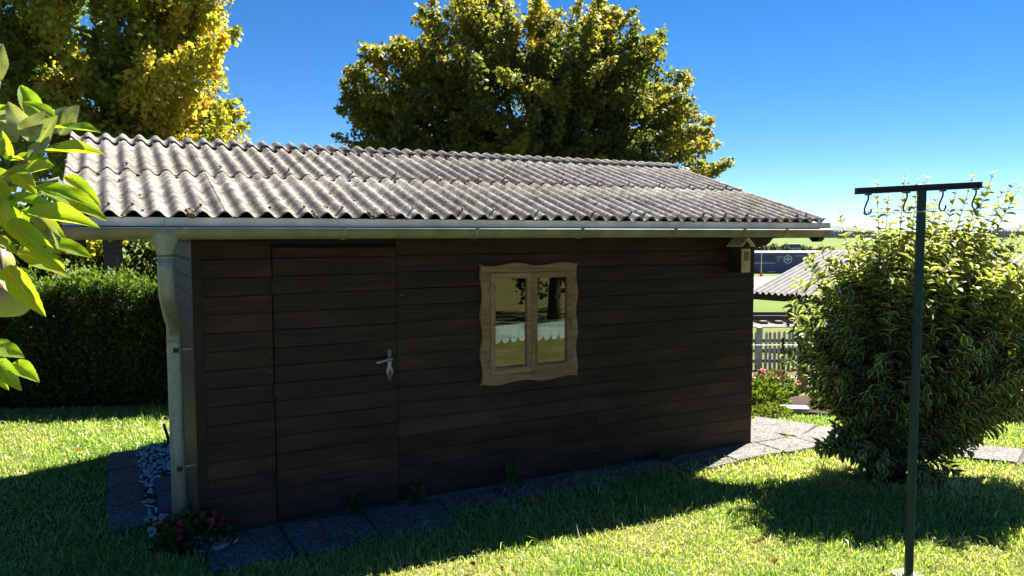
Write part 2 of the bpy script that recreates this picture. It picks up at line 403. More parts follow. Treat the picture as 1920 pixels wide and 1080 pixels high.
for i in range(26):
    uu = random.choice((.07,.46,1.46,2.05,3.1,4.0,5.02))+random.uniform(-.012,.012); zz = Z0+random.randrange(1,15)*BH+.085
    MB().blob((uu,-.004,zz),(.0045,.003,.0045),6,4).build('nail', M_IRON, front)
# door
dm = MB().box(DU0,DU1,.004,.019,.035,DZ); door = dm.build('door', M_BACK, shed)
for i in range(16):
    z = Z0+i*BH+.004
    if z > DZ-.03: break
    board_x(DU0+.002, DU1-.002, z, min(BH, DZ-z), door, M_WALL, v=.003, t=.018)
h = MB(); hz = 1.13; hu = 1.345
pl_ = [(-.016,.125),(-.010,.150),(.010,.150),(.016,.125),(.013,.05),(.020,.02),(.015,-.03),(.028,-.075),(.030,-.105),(.018,-.145),(.014,-.185),(-.014,-.185),(-.018,-.145),(-.030,-.105),(-.028,-.075),(-.015,-.03),(-.020,.02),(-.013,.05)]
h.prism([(hu+a*.9,hz+b*.72) for a,b in pl_], -.026, -.018, 'y')
h.tube([(hu,-.02,hz+.035),(hu,-.062,hz+.035)], .011, 10)
h.tube([(hu+.012,-.060,hz+.037),(hu-.02,-.064,hz+.036),(hu-.06,-.064,hz+.026),(hu-.095,-.060,hz+.018),(hu-.115,-.058,hz+.016)], [.011,.011,.011,.015,.012], 10)
hd = h.build('handle', plain('brushed_handle', (.33,.31,.28), .38, .7, .25, 40), door, True)
MB().prism([(hu+a*.0055,hz-.072+b*.015) for a,b in ((1,.6),(.5,1),(-.5,1),(-1,.6),(-.7,-1),(.7,-1))], -.030, -.025, 'y').build('keyhole', M_BLACK, door)
for zz in (1.74, 1.0, .32): MB().tube([(DU0-.004,-.022,zz-.05),(DU0-.004,-.022,zz+.05)], .010, 8).box(DU0,DU0+.05,-.020,-.017,zz-.035,zz+.035).build('hinge', M_BLACK, door)
# gable walls
def gable(name, u0, sgn):
    mb = MB(); poly = [(.0,.03),(DV,.03),(DV,zroof(DV)-.075),(RV,RZ-.075),(0,zroof(0)-.075)]
    mb.prism(poly, u0, u0+sgn*.04, 'x') if sgn > 0 else mb.prism(poly[::-1], u0-.0, u0+sgn*.04, 'x')
    o = mb.build(name, M_BACK, shed)
    i = 0
    while True:
        z = Z0+i*BH; zt = z+BH
        if z > RZ-.16: break
        va = .035 if zt < zroof(0)-.08 else max(.035, (zt+.08-ZE)/TS+VF)
        vb = DV if zt < zroof(DV)-.08 else RV+(RZ-zt-.08)/TS
        if vb-va < .1: break
        x = u0; e = -sgn
        pr = [(x,z),(x+e*.026,z),(x+e*.026,z+.006),(x+e*.022,z+BH-.016),(x+e*.011,z+BH-.002),(x,z+BH-.002)]
        if e < 0: pr = pr[::-1]
        MB().prism(pr, va, vb, 'y').build('board', M_WALLS, o); i += 1
    return o
gable('left_wall', 0.002, 1); gable('right_wall', LU-.002, -1)
MB().box(0.05,LU-.05,DV-.04,DV,.03,zroof(DV)-.08).build('back_wall', M_WALL, shed)
MB().box(-.03,LU+.02,.024,DV,-.06,.024).build('floor_slab', plain('foundation_concrete', (.17,.165,.155), .9, 0, .3, 20), shed)

# ---- roof
deck = MB()
dd = .055
def deckpoly(o): return [(VF+.05,zroof(VF+.05)-dd-o),(RV,RZ-dd-o),(VB-.03,zroof(VB-.03)-dd-o)]
top = deckpoly(0); bot = deckpoly(.022)
deck.prism(top+bot[::-1], UL+.05, UR-.05, 'x')
roof = deck.build('roof', M_DARK, shed)
PW, AW, TH = .1281, .0225, .0050
def sheet_mesh(name, length, waves=7.03, seg=10, back=False):
    n = 71; xs = np.linspace(0,waves*PW,n); rows = np.array([0,.02,.5*length,length]); V = []; 
    for s_ in (0,1):
        for j, y in enumerate(rows):
            z = AW*np.cos(2*np.pi*xs/PW)-s_*TH
            V.append(np.stack([xs, np.full(n,y), z],1))
    V = np.concatenate(V); m = len(rows); F = []
    for s_ in (0,1):
        for j in range(m-1):
            a = s_*m*n+j*n+np.arange(n-1); q = np.stack([a,a+1,a+n+1,a+n],1); F.append(q if s_ == 0 else q[:,::-1])
    a = np.arange(n-1); b = m*n+a; F.append(np.stack([b,b+1,a+1,a],1))
    a = (m-1)*n+np.arange(n-1); b = m*n+a; F.append(np.stack([a,a+1,b+1,b],1))
    for e in (0,n-1):
        a = np.arange(m-1)*n+e; b = a+m*n; q = np.stack([a,a+n,b+n,b],1); F.append(q if e == 0 else q[:,::-1])
    return npmesh(name, V, F, M_ROOF, smooth=True)
SLEN = (RV-VF)/math.cos(SL); NS = 7
m_low = sheet_mesh('roof_sheet', 1.26); m_up = sheet_mesh('roof_sheet', SLEN-1.15); m_bk = sheet_mesh('roof_sheet', (VB-RV)/math.cos(SL))
def roof_pt(s): return (VF+s*math.cos(SL), ZE+s*math.sin(SL))
cover = 7*PW; base_u = UL+.005
for c_, (mesh_, s0, dz) in enumerate(((m_low,0,0),(m_up,1.15,.0068))):
    for i in range(NS):
        o = link('roof_sheet', mesh_, roof); y, z = roof_pt(s0)
        jit = random.uniform(-.004,.004)
        lift = (.0012 if i % 2 else 0)+dz
        o.location = (base_u+i*cover, y-lift*math.sin(SL)+jit, z+lift*math.cos(SL)); o.rotation_euler = (SL+random.uniform(-.0006,.0006),0,0)
for i in range(NS):
    o = link('roof_sheet', m_bk, roof); lift = .0012 if i % 2 else 0
    o.location = (base_u+i*cover+7*PW, VB, zroof(VB)+lift); o.rotation_euler = (SL,0,math.pi)
# ridge caps: two corrugated wings over a rolled crown
def cap_mesh():
    n = 71; xs = np.linspace(0,7.03*PW,n)
    prof = [(-.26,0),(-.12,0),(-.05,.0),(0,0),(.05,0),(.12,0),(.26,0)]; V = []
    for s_ in (0,1):
        for (d,_) in prof:
            zz = -abs(d)*TS if abs(d) > .04 else -.04*TS*.75-d*d*3
            V.append(np.stack([xs, np.full(n,d), zz+AW*np.cos(2*np.pi*xs/PW)-s_*TH],1))
    V = np.concatenate(V); m = len(prof); F = []
    for s_ in (0,1):
        for j in range(m-1):
            a = s_*m*n+j*n+np.arange(n-1); q = np.stack([a,a+1,a+n+1,a+n],1); F.append(q if s_ == 0 else q[:,::-1])
    a = np.arange(n-1); b = m*n+a; F.append(np.stack([b,b+1,a+1,a],1))
    a = (m-1)*n+np.arange(n-1); b = m*n+a; F.append(np.stack([a,a+1,b+1,b],1))
    for e in (0,n-1):
        a = np.arange(m-1)*n+e; b = a+m*n; q = np.stack([a,a+n,b+n,b],1); F.append(q if e == 0 else q[:,::-1])
    return npmesh('ridge_cap', V, F, M_ROOF, smooth=True)
cm = cap_mesh()
for i in range(NS):
    o = link('ridge_cap', cm, roof); o.location = (base_u+i*cover, RV, RZ+.026+(.0012 if i % 2 else 0)); o.rotation_euler = (random.uniform(-.004,.004),0,random.uniform(-.002,.002))
bm_ = MB().tube([(0,0,-.01),(0,0,.006)], .006, 8).blob((0,0,.006),(.013,.013,.007),8,4).mesh('roof_bolt', plain('weathered_bolt', (.13,.12,.11), .8), True)
for s0 in (.11,1.24):
    for i in range(17):
        k = min(48,1+i*3+random.randint(-1,1)); o = link('roof_bolt', bm_, roof); y, z = roof_pt(s0+random.uniform(-.01,.01))
        o.location = (base_u+k*PW, y, z+AW+(.018 if s0 > 1 else .006)); o.rotation_euler = (SL,0,0)
# moss and leaf litter caught in the valleys and on the eave
mo = MB()
for i in range(70):
    k = random.randrange(0,49)+.5; s0 = random.choice((random.uniform(-.01,.02),random.uniform(0,.3),random.uniform(1.1,1.16),random.uniform(0,2.2)))
    y, z = roof_pt(s0); r_ = random.uniform(.008,.022)
    mo.blob((base_u+k*PW+random.uniform(-.02,.02), y, z-AW+.006), (r_,r_*1.3,r_*.55), 7, 4, .3)
for uu, rr in ((-.055,.055),(1.03,.035),(1.16,.03),(.74,.02)):
    k = round((uu-base_u)/PW-.5)+.5
    for j in range(9): 
        y, z = roof_pt(random.uniform(-.01,.16)); mo.blob((base_u+k*PW+random.uniform(-.3,.3)*rr, y, z-AW+.012), (rr*random.uniform(.3,.6),rr*random.uniform(.3,.7),rr*.35), 7, 4, .35)
tag(mo.build('moss', M_MOSS, roof), kind='stuff')
# fascia, drip edge, gutter
for a, b in ((UL+.02,-.215),(-.213,1.30),(1.302,3.31),(3.312,UR-.02)):
    MB().box(a,b,VF+.028,VF+.050,2.118,ZE-.022+AW*.1).build('fascia_board', M_FASCIA, roof)
MB().prism([(VF+.027,2.152),(VF+.002,2.150),(VF-.014,2.141),(VF-.014,2.147),(VF+.002,2.156),(VF+.027,2.158)], UL+.02, UR-.02, 'x').build('drip_edge', M_COPPER, roof)
GV, GZt, GR = VF-.036, 2.140, .064
def arc(r, n=12, a0=0.0): return [(GV+r*math.cos(math.pi+math.pi*i/n), GZt+r*math.sin(math.pi+math.pi*i/n)) for i in range(n+1)]
gp = arc(GR)+arc(GR-.0025)[::-1]
g = MB(); GU0, GU1 = UL-.02, 5.47
n = 13; o_ = arc(GR); i_ = arc(GR-.003)
vs = [(GU0,*p) for p in o_]+[(GU1,*p) for p in o_]+[(GU0,*p) for p in i_]+[(GU1,*p) for p in i_]
g.add(vs, [(k,k+1,n+k+1,n+k) for k in range(n-1)]+[(2*n+k+1,2*n+k,3*n+k,3*n+k+1) for k in range(n-1)])
g.prism(o_, GU0, GU0+.003, 'x').prism(o_, GU1-.003, GU1, 'x')
g.tube([(GU0,GV-GR-.004,GZt),(GU1,GV-GR-.004,GZt)], .0075, 8)
gut = g.build('gutter', M_GUTTER, shed)
m_ = gut.data; m_.polygons.foreach_set('use_smooth', [len(p.vertices) == 4 for p in m_.polygons])
for uu in (-.118,.86,1.82,2.71,3.62,4.38,4.89):
    b = MB(); r0, r1 = GR+.001, GR+.006; pa = arc(r1,12); pb = arc(r0,12)
    for k in range(12): b.prism([pa[k],pa[k+1],pb[k+1],pb[k]], uu-.011, uu+.011, 'x')
    b.box(uu-.013,uu+.013,GV-GR-.014,GV-GR+.006,GZt-.005,GZt+.012); b.build('bracket', M_ZINC if uu < 2 else M_GUTTER, gut)
# down pipe
PU, PV = -.218, GV
dpp = MB()
def ring(z, rx, ry, n=20): return [(PU+rx*math.cos(2*math.pi*k/n), PV+ry*math.sin(2*math.pi*k/n), z) for k in range(n)]
prof = [(2.146,.088,.070),(2.142,.091,.073),(2.10,.091,.073),(2.095,.090,.072),(2.000,.051,.051),(1.985,.049,.049)]
vs = []; 
for z, rx, ry in prof: vs += ring(z, rx, ry)
dpp.add(vs, [(i*20+j,(i+1)*20+j,(i+1)*20+(j+1)%20,i*20+(j+1)%20) for i in range(len(prof)-1) for j in range(20)])
LPU, LPV = -.148, .04
pts = [(PU,PV,2.0),(PU,PV,1.90),(PU,PV,1.80),(PU+.004,PV+.03,1.745),(PU+.015,PV+.11,1.69),(PU+.045,PV+.35,1.575),(LPU-.005,LPV-.09,1.52),(LPU,LPV-.02,1.47),(LPU,LPV,1.41),(LPU,LPV,1.2),(LPU,LPV,.6),(LPU,LPV,.03)]
dpp.tube(pts, [.0475]*3+[.0485]*4+[.0475]*5, 20)
for z, uu, vv in ((1.972,PU,PV),(1.395,LPU,LPV)): dpp.tube([(uu,vv,z-.012),(uu,vv,z+.006)], [.0495,.0505], 20)
pipe = dpp.build('downpipe', M_ZINC, shed, True)
for z in (1.33,.52):
    MB().tube([(LPU,LPV,z-.012),(LPU,LPV,z+.012)], .0500, 20).box(LPU+.045,.0,LPV-.004,LPV+.004,z-.006,z+.006).build('clamp', M_ZINC, pipe)
    MB().tube([(LPU+.005,LPV-.045,z),(LPU+.005,LPV-.070,z)], .008, 8).box(LPU-.012,LPU+.022,LPV-.062,LPV-.054,z-.014,z+.014).build('clamp_bolt', M_BLACK, pipe)
# carved beam ends at the right verge
bp = [(LU+.02,1.975),(LU+.13,1.975),(LU+.155,1.99),(LU+.19,1.995),(LU+.235,2.015),(LU+.275,2.055),(LU+.315,2.075),(LU+.345,2.062),(LU+.375,2.085),(LU+.40,2.125),(LU+.43,2.13),(LU+.44,2.22),(LU+.44,2.265),(LU+.02,2.265)]
MB().prism(bp[::-1], .03, .13, 'y').build('purlin', M_DARK, shed)
def vrafter(uc):
    f = VF+.052; lo = lambda v, d: zroof(v)-.08-d
    pr = [(f,lo(f,.0)),(f,lo(f,.115)),(f+.03,lo(f,.135)),(f+.08,lo(f,.137)),(f+.12,lo(f,.10)),(f+.18,lo(f,.045)),(f+.22,lo(f,.035)),(f+.26,lo(f,.055)),(f+.30,lo(f+.3,.09)),(RV,RZ-.08-.09),(VB-.05,lo(VB-.05,.09)),(VB-.05,lo(VB-.05,0)),(RV,RZ-.08)]
    MB().prism(pr, uc-.035, uc+.035, 'x').build('rafter', M_DARK, shed)
for uc in (UL+.10, UR-.11): vrafter(uc)

# ---- window
win = MB(); FU0, FU1, FZ0, FZ1 = 2.106, 3.035, .879, 1.871
def wavy(a, b, nb, amp, ph=0):
    return [(a+(b-a)*i/32, amp*(math.sin(2*math.pi*nb*i/32+ph)*.6+abs(math.sin(math.pi*nb*i/32+ph/2))*.55-.25)) for i in range(33)]
outer = []
cr = .003
outer += [(t, FZ0+.008-o_*1.0) for t, o_ in wavy(FU0+.02, FU1-.02, 2, .019)]
outer += [(FU1+cr, FZ0-cr)]
outer += [(FU1-.012+o_, t) for t, o_ in wavy(FZ0+.02, FZ1-.02, 3, .016, .5)]
outer += [(FU1+cr, FZ1+cr)]
outer += [(t, FZ1-.010+o_) for t, o_ in wavy(FU1-.02, FU0+.02, 2, .020)]
outer += [(FU0-cr, FZ1+cr)]
outer += [(FU0+.012-o_, t) for t, o_ in wavy(FZ1-.02, FZ0+.02, 3, .016, .5)]
outer += [(FU0-cr, FZ0-cr)]
IU0, IU1, IZ0, IZ1 = 2.192, 2.972, .962, 1.795
def inner_pt(p):
    cx, cz = (IU0+IU1)/2, (IZ0+IZ1)/2; dx, dz = p[0]-cx, p[1]-cz
    k = min((IU1-IU0)/2/max(abs(dx),1e-6), (IZ1-IZ0)/2/max(abs(dz),1e-6)); return (cx+dx*k, cz+dz*k)
inner = [inner_pt(p) for p in outer]
n = len(outer); vf_, vb_ = -.036, -.008
vs = [(p[0],vf_+.005,p[1]) for p in outer]+[(p[0],vf_,p[1]) for p in [((o[0]*.92+i[0]*.08),(o[1]*.92+i[1]*.08)) for o,i in zip(outer,inner)]]+[(p[0],vf_,p[1]) for p in inner]+[(p[0],.05,p[1]) for p in inner]+[(p[0],vb_,p[1]) for p in outer]
fs = []
for i in range(n):
    j = (i+1)%n
    fs += [(i,j,n+j,n+i),(n+i,n+j,2*n+j,2*n+i),(2*n+i,2*n+j,3*n+j,3*n+i),(4*n+i,4*n+j,j,i)]
win.add(vs, fs); window = win.build('window', M_FRAME, shed)
def glass():
    m, n, l, b = newmat('window_glass'); n.remove(b)
    gl = n.new('ShaderNodeBsdfGlossy'); gl.inputs['Roughness'].default_value = .004; gl.inputs['Color'].default_value = (.97,.97,.94,1)
    tr = n.new('ShaderNodeBsdfTransparent'); tr.inputs['Color'].default_value = (.95,.97,.96,1)
    mx = n.new("ShaderNodeMixShader"); mx.inputs[0].default_value = .075; l.new(tr.outputs[0], mx.inputs[1]); l.new(gl.outputs[0], mx.inputs[2])
    l.new(mx.outputs[0], n['Material Output'].inputs['Surface']); return m
M_GLASS = glass()
def lace():
    m, n, l, b = newmat('white_lace')
    tc = n.new('ShaderNodeTexCoord'); tc.object = shed
    mp = mapping(n, l, tc.outputs['Object'], (1,1,1), (0,R(45),0))
    sep = n.new('ShaderNodeSeparateXYZ'); l.new(mp, sep.inputs[0])
    def sinw(o, k):
        a = n.new('ShaderNodeMath'); a.operation = 'MULTIPLY'; a.inputs[1].default_value = k; l.new(o, a.inputs[0])
        s = n.new('ShaderNodeMath'); s.operation = 'SINE'; l.new(a.outputs[0], s.inputs[0]); return s.outputs[0]
    pr = n.new('ShaderNodeMath'); pr.operation = 'MULTIPLY'; l.new(sinw(sep.outputs[0],420), pr.inputs[0]); l.new(sinw(sep.outputs[2],420), pr.inputs[1])
    gt = n.new('ShaderNodeMath'); gt.operation = 'GREATER_THAN'; gt.inputs[1].default_value = .32; l.new(pr.outputs[0], gt.inputs[0])
    pr2 = n.new('ShaderNodeMath'); pr2.operation = 'MULTIPLY'; l.new(sinw(sep.outputs[0],110), pr2.inputs[0]); l.new(sinw(sep.outputs[2],110), pr2.inputs[1])
    g2 = n.new('ShaderNodeMath'); g2.operation = 'LESS_THAN'; g2.inputs[1].default_value = .35; l.new(pr2.outputs[0], g2.inputs[0])
    hole = n.new('ShaderNodeMath'); hole.operation = 'MULTIPLY'; l.new(gt.outputs[0], hole.inputs[0]); l.new(g2.outputs[0], hole.inputs[1])
    k = n.new('ShaderNodeMath'); k.operation = 'MULTIPLY'; k.inputs[1].default_value = .35; l.new(hole.outputs[0], k.inputs[0])
    b.inputs['Base Color'].default_value = (.93,.94,.95,1); b.inputs['Roughness'].default_value = .9
    tr = n.new('ShaderNodeBsdfTransparent'); mx = n.new('ShaderNodeMixShader')
    l.new(k.outputs[0], mx.inputs[0]); l.new(b.outputs[0], mx.inputs[1]); l.new(tr.outputs[0], mx.inputs[2]); l.new(mx.outputs[0], n['Material Output'].inputs['Surface'])
    return m
M_LACE = lace()
UM = 2.584
for a0, a1, nm in ((IU0+.002,UM-.003,'left'),(UM+.003,IU1-.002,'right')):
    z0, z1 = IZ0+.003, IZ1-.003; st = .048; c = MB(); y0, y1 = -.044, -.004
    gu0, gu1, gz0, gz1 = a0+st, a1-st, z0+st+.008, z1-st
    def prof_frame(mb, A, B, C_, D):  # outer rect to inner rect with a chamfered rebate
        o = [(A[0],A[1]),(B[0],A[1]),(B[0],B[1]),(A[0],B[1])]; i = [(C_[0],C_[1]),(D[0],C_[1]),(D[0],D[1]),(C_[0],D[1])]
        m_ = [(C_[0]-.010,C_[1]-.010),(D[0]+.010,C_[1]-.010),(D[0]+.010,D[1]+.010),(C_[0]-.010,D[1]+.010)]
        vs = [(p[0],y1,p[1]) for p in o]+[(p[0],y0,p[1]) for p in o]+[(p[0],y0,p[1]) for p in m_]+[(p[0],y0+.012,p[1]) for p in i]+[(p[0],y1,p[1]) for p in i]
        fs = []
        for r in range(4):
            for k in range(4): fs.append((r*4+k, r*4+(k+1)%4, (r+1)*4+(k+1)%4, (r+1)*4+k))
        mb.add(vs, fs)
    prof_frame(c, (a0,z0), (a1,z1), (gu0,gz0), (gu1,gz1))
    c.build('casement', M_FRAME, window)
    MB().box(gu0-.004,gu1+.004,-.018,-.014,gz0-.004,gz1+.004).build('pane', M_GLASS, window)
    cu = MB(); nn = 56; zt = 1.353; V = []
    for i in range(nn+1):
        t = i/nn; uu = gu0+.004+(gu1-gu0-.008)*t; fold = .006*math.sin(t*23)
        sc = abs(math.sin(math.pi*(t*3.6+.15))); zb = 1.205+.045*(1-sc)
        for q in range(5): V.append((uu, .006+fold*(.4+q/5), zt+(zb-zt)*q/4+.012*(t if nm == 'left' else t*.6)))
    F = [(i*5+q,(i+1)*5+q,(i+1)*5+q+1,i*5+q+1) for i in range(nn) for q in range(4)]
    cu.add(V, F); cu.tube([(gu0-.02,.012,zt-.002),(gu1+.02,.012,zt+.010)], .004, 6)
    o = cu.build('lace_curtain', M_LACE); o.matrix_world = Matrix.Translation((X0,Y0,0)) @ Matrix.Rotation(AL,4,'Z')
    tag(o, 'white scalloped lace curtain behind the %s pane of the shed window'%nm, 'curtain', 'lace curtains in the window')
    for zz in (1.66,1.07):
        uu = a0-.012 if nm == 'left' else a1+.012
        MB().tube([(uu,-.05,zz-.022),(uu,-.05,zz+.022)], .0065, 8).build('hinge', M_IRON, window)
MB().box(UM-.014,UM+.014,-.052,-.0445,IZ0+.02,IZ1-.02).build('cover_strip', M_FRAME, window)

# ---- bird box on the wall
bxr = empty('insect_box', SW(4.80,-.026,1.80), AL); tag(bxr, 'small wooden insect house with pointed roof hung on the dark shed wall', 'insect house')
M_PLY = wood('bleached_plywood', (.44,.25,.11), (.60,.38,.19), (.70,.50,.30), ref=bxr, axis='z', rough=.7)
MB().box(-.055,.055,-.16,.0,-.06,.20).prism([(-.055,.20),(.055,.20),(0,.255)],-.16,0,'y').build('body', M_DARK, bxr)
fp = MB().prism([(-.052,-.056),(.052,-.056),(.052,.165),(-.052,.165)],-.172,-.161,'y').build('front_panel', M_PLY, bxr)
for k in range(5): MB().box(-.030,.030,-.178,-.1725,.06+k*.017,.069+k*.017).build('slit', M_BLACK, bxr)
MB().prism([(-.03,-.01),(.03,.0),(.035,.03),(.01,.045),(-.028,.035)],-.1765,-.1725,'y').build('entrance_plate', M_PLY, bxr)
for s_ in (-1,1): MB().prism([(0,.262),(s_*.085,.185),(s_*.085,.196),(0,.276)][::s_],-.20,0,'y').build('roof_panel', plain('grey_lath', (.60,.54,.44), .7, 0, .2, 20), bxr)

# ================================================================== vegetation helpers
BARK = plain('bark', (.085,.068,.052), .95, 0, .45, 14, .1, .8)
def limb_points(a, b, sag=.0, n=5, jit=.06):
    a = Vector(a); b = Vector(b); L = (b-a).length; out = []
    for i in range(n+1):
        t = i/n; p = a.lerp(b, t); p.z += sag*L*math.sin(math.pi*t)*.5
        if 0 < i < n: p += Vector((random.uniform(-1,1),random.uniform(-1,1),random.uniform(-1,1)))*jit*L
        out.append(p)
    return out
def tree(name, base, h0, r0, lobes, nclus, per, leaf, mat, label, tintf, group=None, spread=.42, seed=1, limbs=40):
    """lobes: (x,y,z,rx,ry,rz) in world metres"""
    global rng; rng = np.random.default_rng(seed); random.seed(seed)
    root = empty(name, base); tag(root, label, 'tree', group); b = np.array(base)
    vol = np.array([l[3]*l[4]*l[5] for l in lobes])**.75; pick = rng.choice(len(lobes), nclus, p=vol/vol.sum())
    C = []
    for k in pick:
        l = lobes[k]; d = rand_dirs(1)[0]; q = (rng.uniform(.25,1.0))**.5
        C.append([l[0]+d[0]*l[3]*q, l[1]+d[1]*l[4]*q, l[2]+d[2]*l[5]*q])
    C = np.array(C); C = C[C[:,2] > base[2]+.3]
    cr = rng.uniform(.55,1.25,len(C))*spread; n = rng.poisson(per*np.clip(cr/spread,.4,1.6)**2)
    idx = np.repeat(np.arange(len(C)), n); N_ = len(idx)
    d = rand_dirs(N_); q = rng.uniform(0,1,N_)**.45
    mid = np.array([np.mean([l[0] for l in lobes]),np.mean([l[1] for l in lobes]),np.mean([l[2] for l in lobes])-1.0])
    out_ = C-mid; out_ /= np.linalg.norm(out_,axis=1,keepdims=True); out_ = out_+rng.normal(0,.55,out_.shape)+np.array([0,0,.35]); out_ /= np.linalg.norm(out_,axis=1,keepdims=True)
    al_ = rng.uniform(-1,1.5,N_); wd_ = np.clip(1.05-.50*np.maximum(al_,0),.15,1)
    P = C[idx]+d*(q*cr[idx]*.62*wd_)[:,None]+out_[idx]*(al_*cr[idx])[:,None]
    D = rand_dirs(N_,-.25); Nn = rand_dirs(N_,.9)
    L = leaf*np.clip(rng.lognormal(0,.32,N_),.45,2.0)
    tint = np.clip(tintf(P, C[idx], rng.normal(size=len(C))[idx])+rng.normal(0,.10,N_),0,1)
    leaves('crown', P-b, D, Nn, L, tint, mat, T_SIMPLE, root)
    mb = MB(); tp = Vector((0,0,h0)); tr = [Vector((0,0,-.2)),Vector((.02,.0,.35)),Vector((.05,.03,h0*.55)),tp]
    mb.tube(tr, [r0*1.25,r0,r0*.86,r0*.78], 12)
    heads = []
    for l in lobes:
        c_ = Vector((l[0]-b[0], l[1]-b[1], l[2]-b[2])); pts = limb_points(tp-Vector((0,0,.25)), c_, .10, 6, .04)
        mb.tube(pts, [r0*.55*(1-.8*i/6) for i in range(7)], 8); heads.append(pts)
    for k in rng.choice(len(C), min(limbs,len(C)), False):
        c_ = Vector(C[k]-b); best = min((p for h_ in heads for p in h_[1:]), key=lambda p: (p-c_).length)
        mb.tube(limb_points(best, c_, .08, 3, .08), [r0*.16,r0*.11,r0*.07,r0*.03], 5)
    mb.build('trunk', BARK, root, True)
    return root
M_MAPLE = leafmat('maple_leaves', [(0,(.07,.11,.018)),(.35,(.19,.225,.03)),(.6,(.34,.31,.04)),(.8,(.44,.32,.045)),(1,(.46,.22,.04))], .5, tr_gain=1.6)
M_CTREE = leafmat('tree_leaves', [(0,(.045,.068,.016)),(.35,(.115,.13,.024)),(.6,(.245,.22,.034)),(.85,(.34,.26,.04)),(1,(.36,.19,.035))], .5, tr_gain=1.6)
M_GREEN = leafmat('shrub_leaves_dark', [(0,(.02,.036,.009)),(.5,(.06,.085,.014)),(1,(.18,.17,.025))], .4)

# ---- left maple, beyond the hedge
gz_ = float(gh(-8.35,16))
tree('maple_tree', (-8.35,16.0,gz_), 3.0, .22,
     [(-8.4,16.2,6.6,1.9,2.0,2.0),(-7.0,15.8,5.3,1.35,1.5,1.05),(-6.75,15.8,4.05,1.3,1.4,.75),(-9.6,15.9,4.6,1.6,1.6,1.25),(-8.2,15.6,3.9,1.5,1.4,.85),(-7.1,16.0,7.3,1.2,1.4,1.1),(-10.6,16.0,6.8,1.6,1.8,1.6),(-8.1,16.4,9.0,1.8,1.8,1.4),(-6.3,15.8,6.85,.55,.7,.45),(-7.4,16.2,2.7,1.3,1.2,.6),(-9.6,16.6,2.5,1.4,1.2,.7)],
     380, 330, .098, M_MAPLE, 'tall maple with orange and green autumn leaves behind the hedge at left',
     lambda P, C, r: .50+.17*r+.10*np.clip(C[:,0]+7.5,-1,2), spread=.52, seed=3)
# ---- broad tree behind the roof
gz_ = float(gh(.6,22))
tree('broadleaf_tree', (.6,22.0,gz_), 2.6, .26,
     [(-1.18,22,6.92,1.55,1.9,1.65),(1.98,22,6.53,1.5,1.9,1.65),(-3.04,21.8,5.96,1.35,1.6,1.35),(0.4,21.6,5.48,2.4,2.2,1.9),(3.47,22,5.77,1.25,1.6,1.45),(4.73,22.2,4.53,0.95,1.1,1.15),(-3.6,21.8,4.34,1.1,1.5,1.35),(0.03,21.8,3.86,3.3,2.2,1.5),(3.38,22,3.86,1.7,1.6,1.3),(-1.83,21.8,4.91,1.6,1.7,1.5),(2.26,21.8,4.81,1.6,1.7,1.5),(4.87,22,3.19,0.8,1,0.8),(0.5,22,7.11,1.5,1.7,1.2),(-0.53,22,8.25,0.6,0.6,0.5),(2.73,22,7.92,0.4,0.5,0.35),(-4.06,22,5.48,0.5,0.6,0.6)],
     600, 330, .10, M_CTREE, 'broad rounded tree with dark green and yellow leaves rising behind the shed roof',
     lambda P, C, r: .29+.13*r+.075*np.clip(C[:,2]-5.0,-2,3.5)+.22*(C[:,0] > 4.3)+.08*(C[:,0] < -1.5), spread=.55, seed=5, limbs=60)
# ---- shrubs filling the gap between hedge and maple
for k, (x, y, s_, lab) in enumerate(((-10.6,17.8,1.25,'dark leafy shrub behind the hedge left of the maple trunk'),(-7.6,18.3,1.3,'dark leafy shrub behind the hedge right of the maple trunk'),(-13.2,18.2,1.3,'dark leafy shrub at the far left behind the hedge'))):
    gz_ = float(gh(x,y)); root = tree('shrub', (x,y,gz_), .5, .05, [(x,y,gz_+1.5*s_,1.6,.9,1.2*s_),(x+.8,y,gz_+.9,1.1,.8,.8),(x-.9,y,gz_+1.0,1.1,.8,.9)], 150, 150, .10, M_GREEN, lab, lambda P, C, r: .35+.22*r, 'shrubs behind the hedge', .34, 20+k, 25)
    root['category'] = 'shrub'
# ---- hedge
rng = np.random.default_rng(31); random.seed(31)
hroot = empty('hedge', (-5.6,9.75,0)); hroot.rotation_euler = (0,0,.10); tag(hroot, 'clipped dark green conifer hedge across the lawn with sunlit top', 'hedge')
HT = 1.50
hc = MB().prism([(-.27,-.3),(-.30,.5),(-.25,1.22),(-.17,HT-.19),(.2,HT-.19),(.36,1.3),(.40,-.3)], -3.0, 3.4, 'x'); hc.build('core', plain('hedge_twigs', (.008,.012,.004), .95, 0, .5, 12), hroot)
NB = 90000
side = rng.uniform(0,1,NB); xx = rng.uniform(-3.05,3.45,NB); P = np.zeros((NB,3)); Nn = np.zeros((NB,3))
lump = .06*np.sin(xx*5.1)+.05*np.sin(xx*9.7+1.3)
f_ = side < .50; t_ = rng.uniform(0,1,NB)
P[f_] = np.stack([xx, -.42+.8*lump*(.4+t_)+.10*(t_**2)+rng.normal(0,.035,NB), .03+t_*(HT-.05)],1)[f_]; Nn[f_] = (0,-1,.35)
tmask = (side >= .50)&(side < .9); v_ = rng.uniform(-.40,.40,NB)
P[tmask] = np.stack([xx, v_, HT-.07+lump*1.1+.05*np.sin(xx*31)*np.sin(v_*13)-.25*v_**2+rng.normal(0,.03,NB)+.075*np.maximum(0,rng.normal(0,1,NB))],1)[tmask]; Nn[tmask] = (0,0,1)
bmask = side >= .9; P[bmask] = np.stack([xx, .42-.05*t_+rng.normal(0,.03,NB), .1+t_*(HT-.1)],1)[bmask]; Nn[bmask] = (0,1,.3)
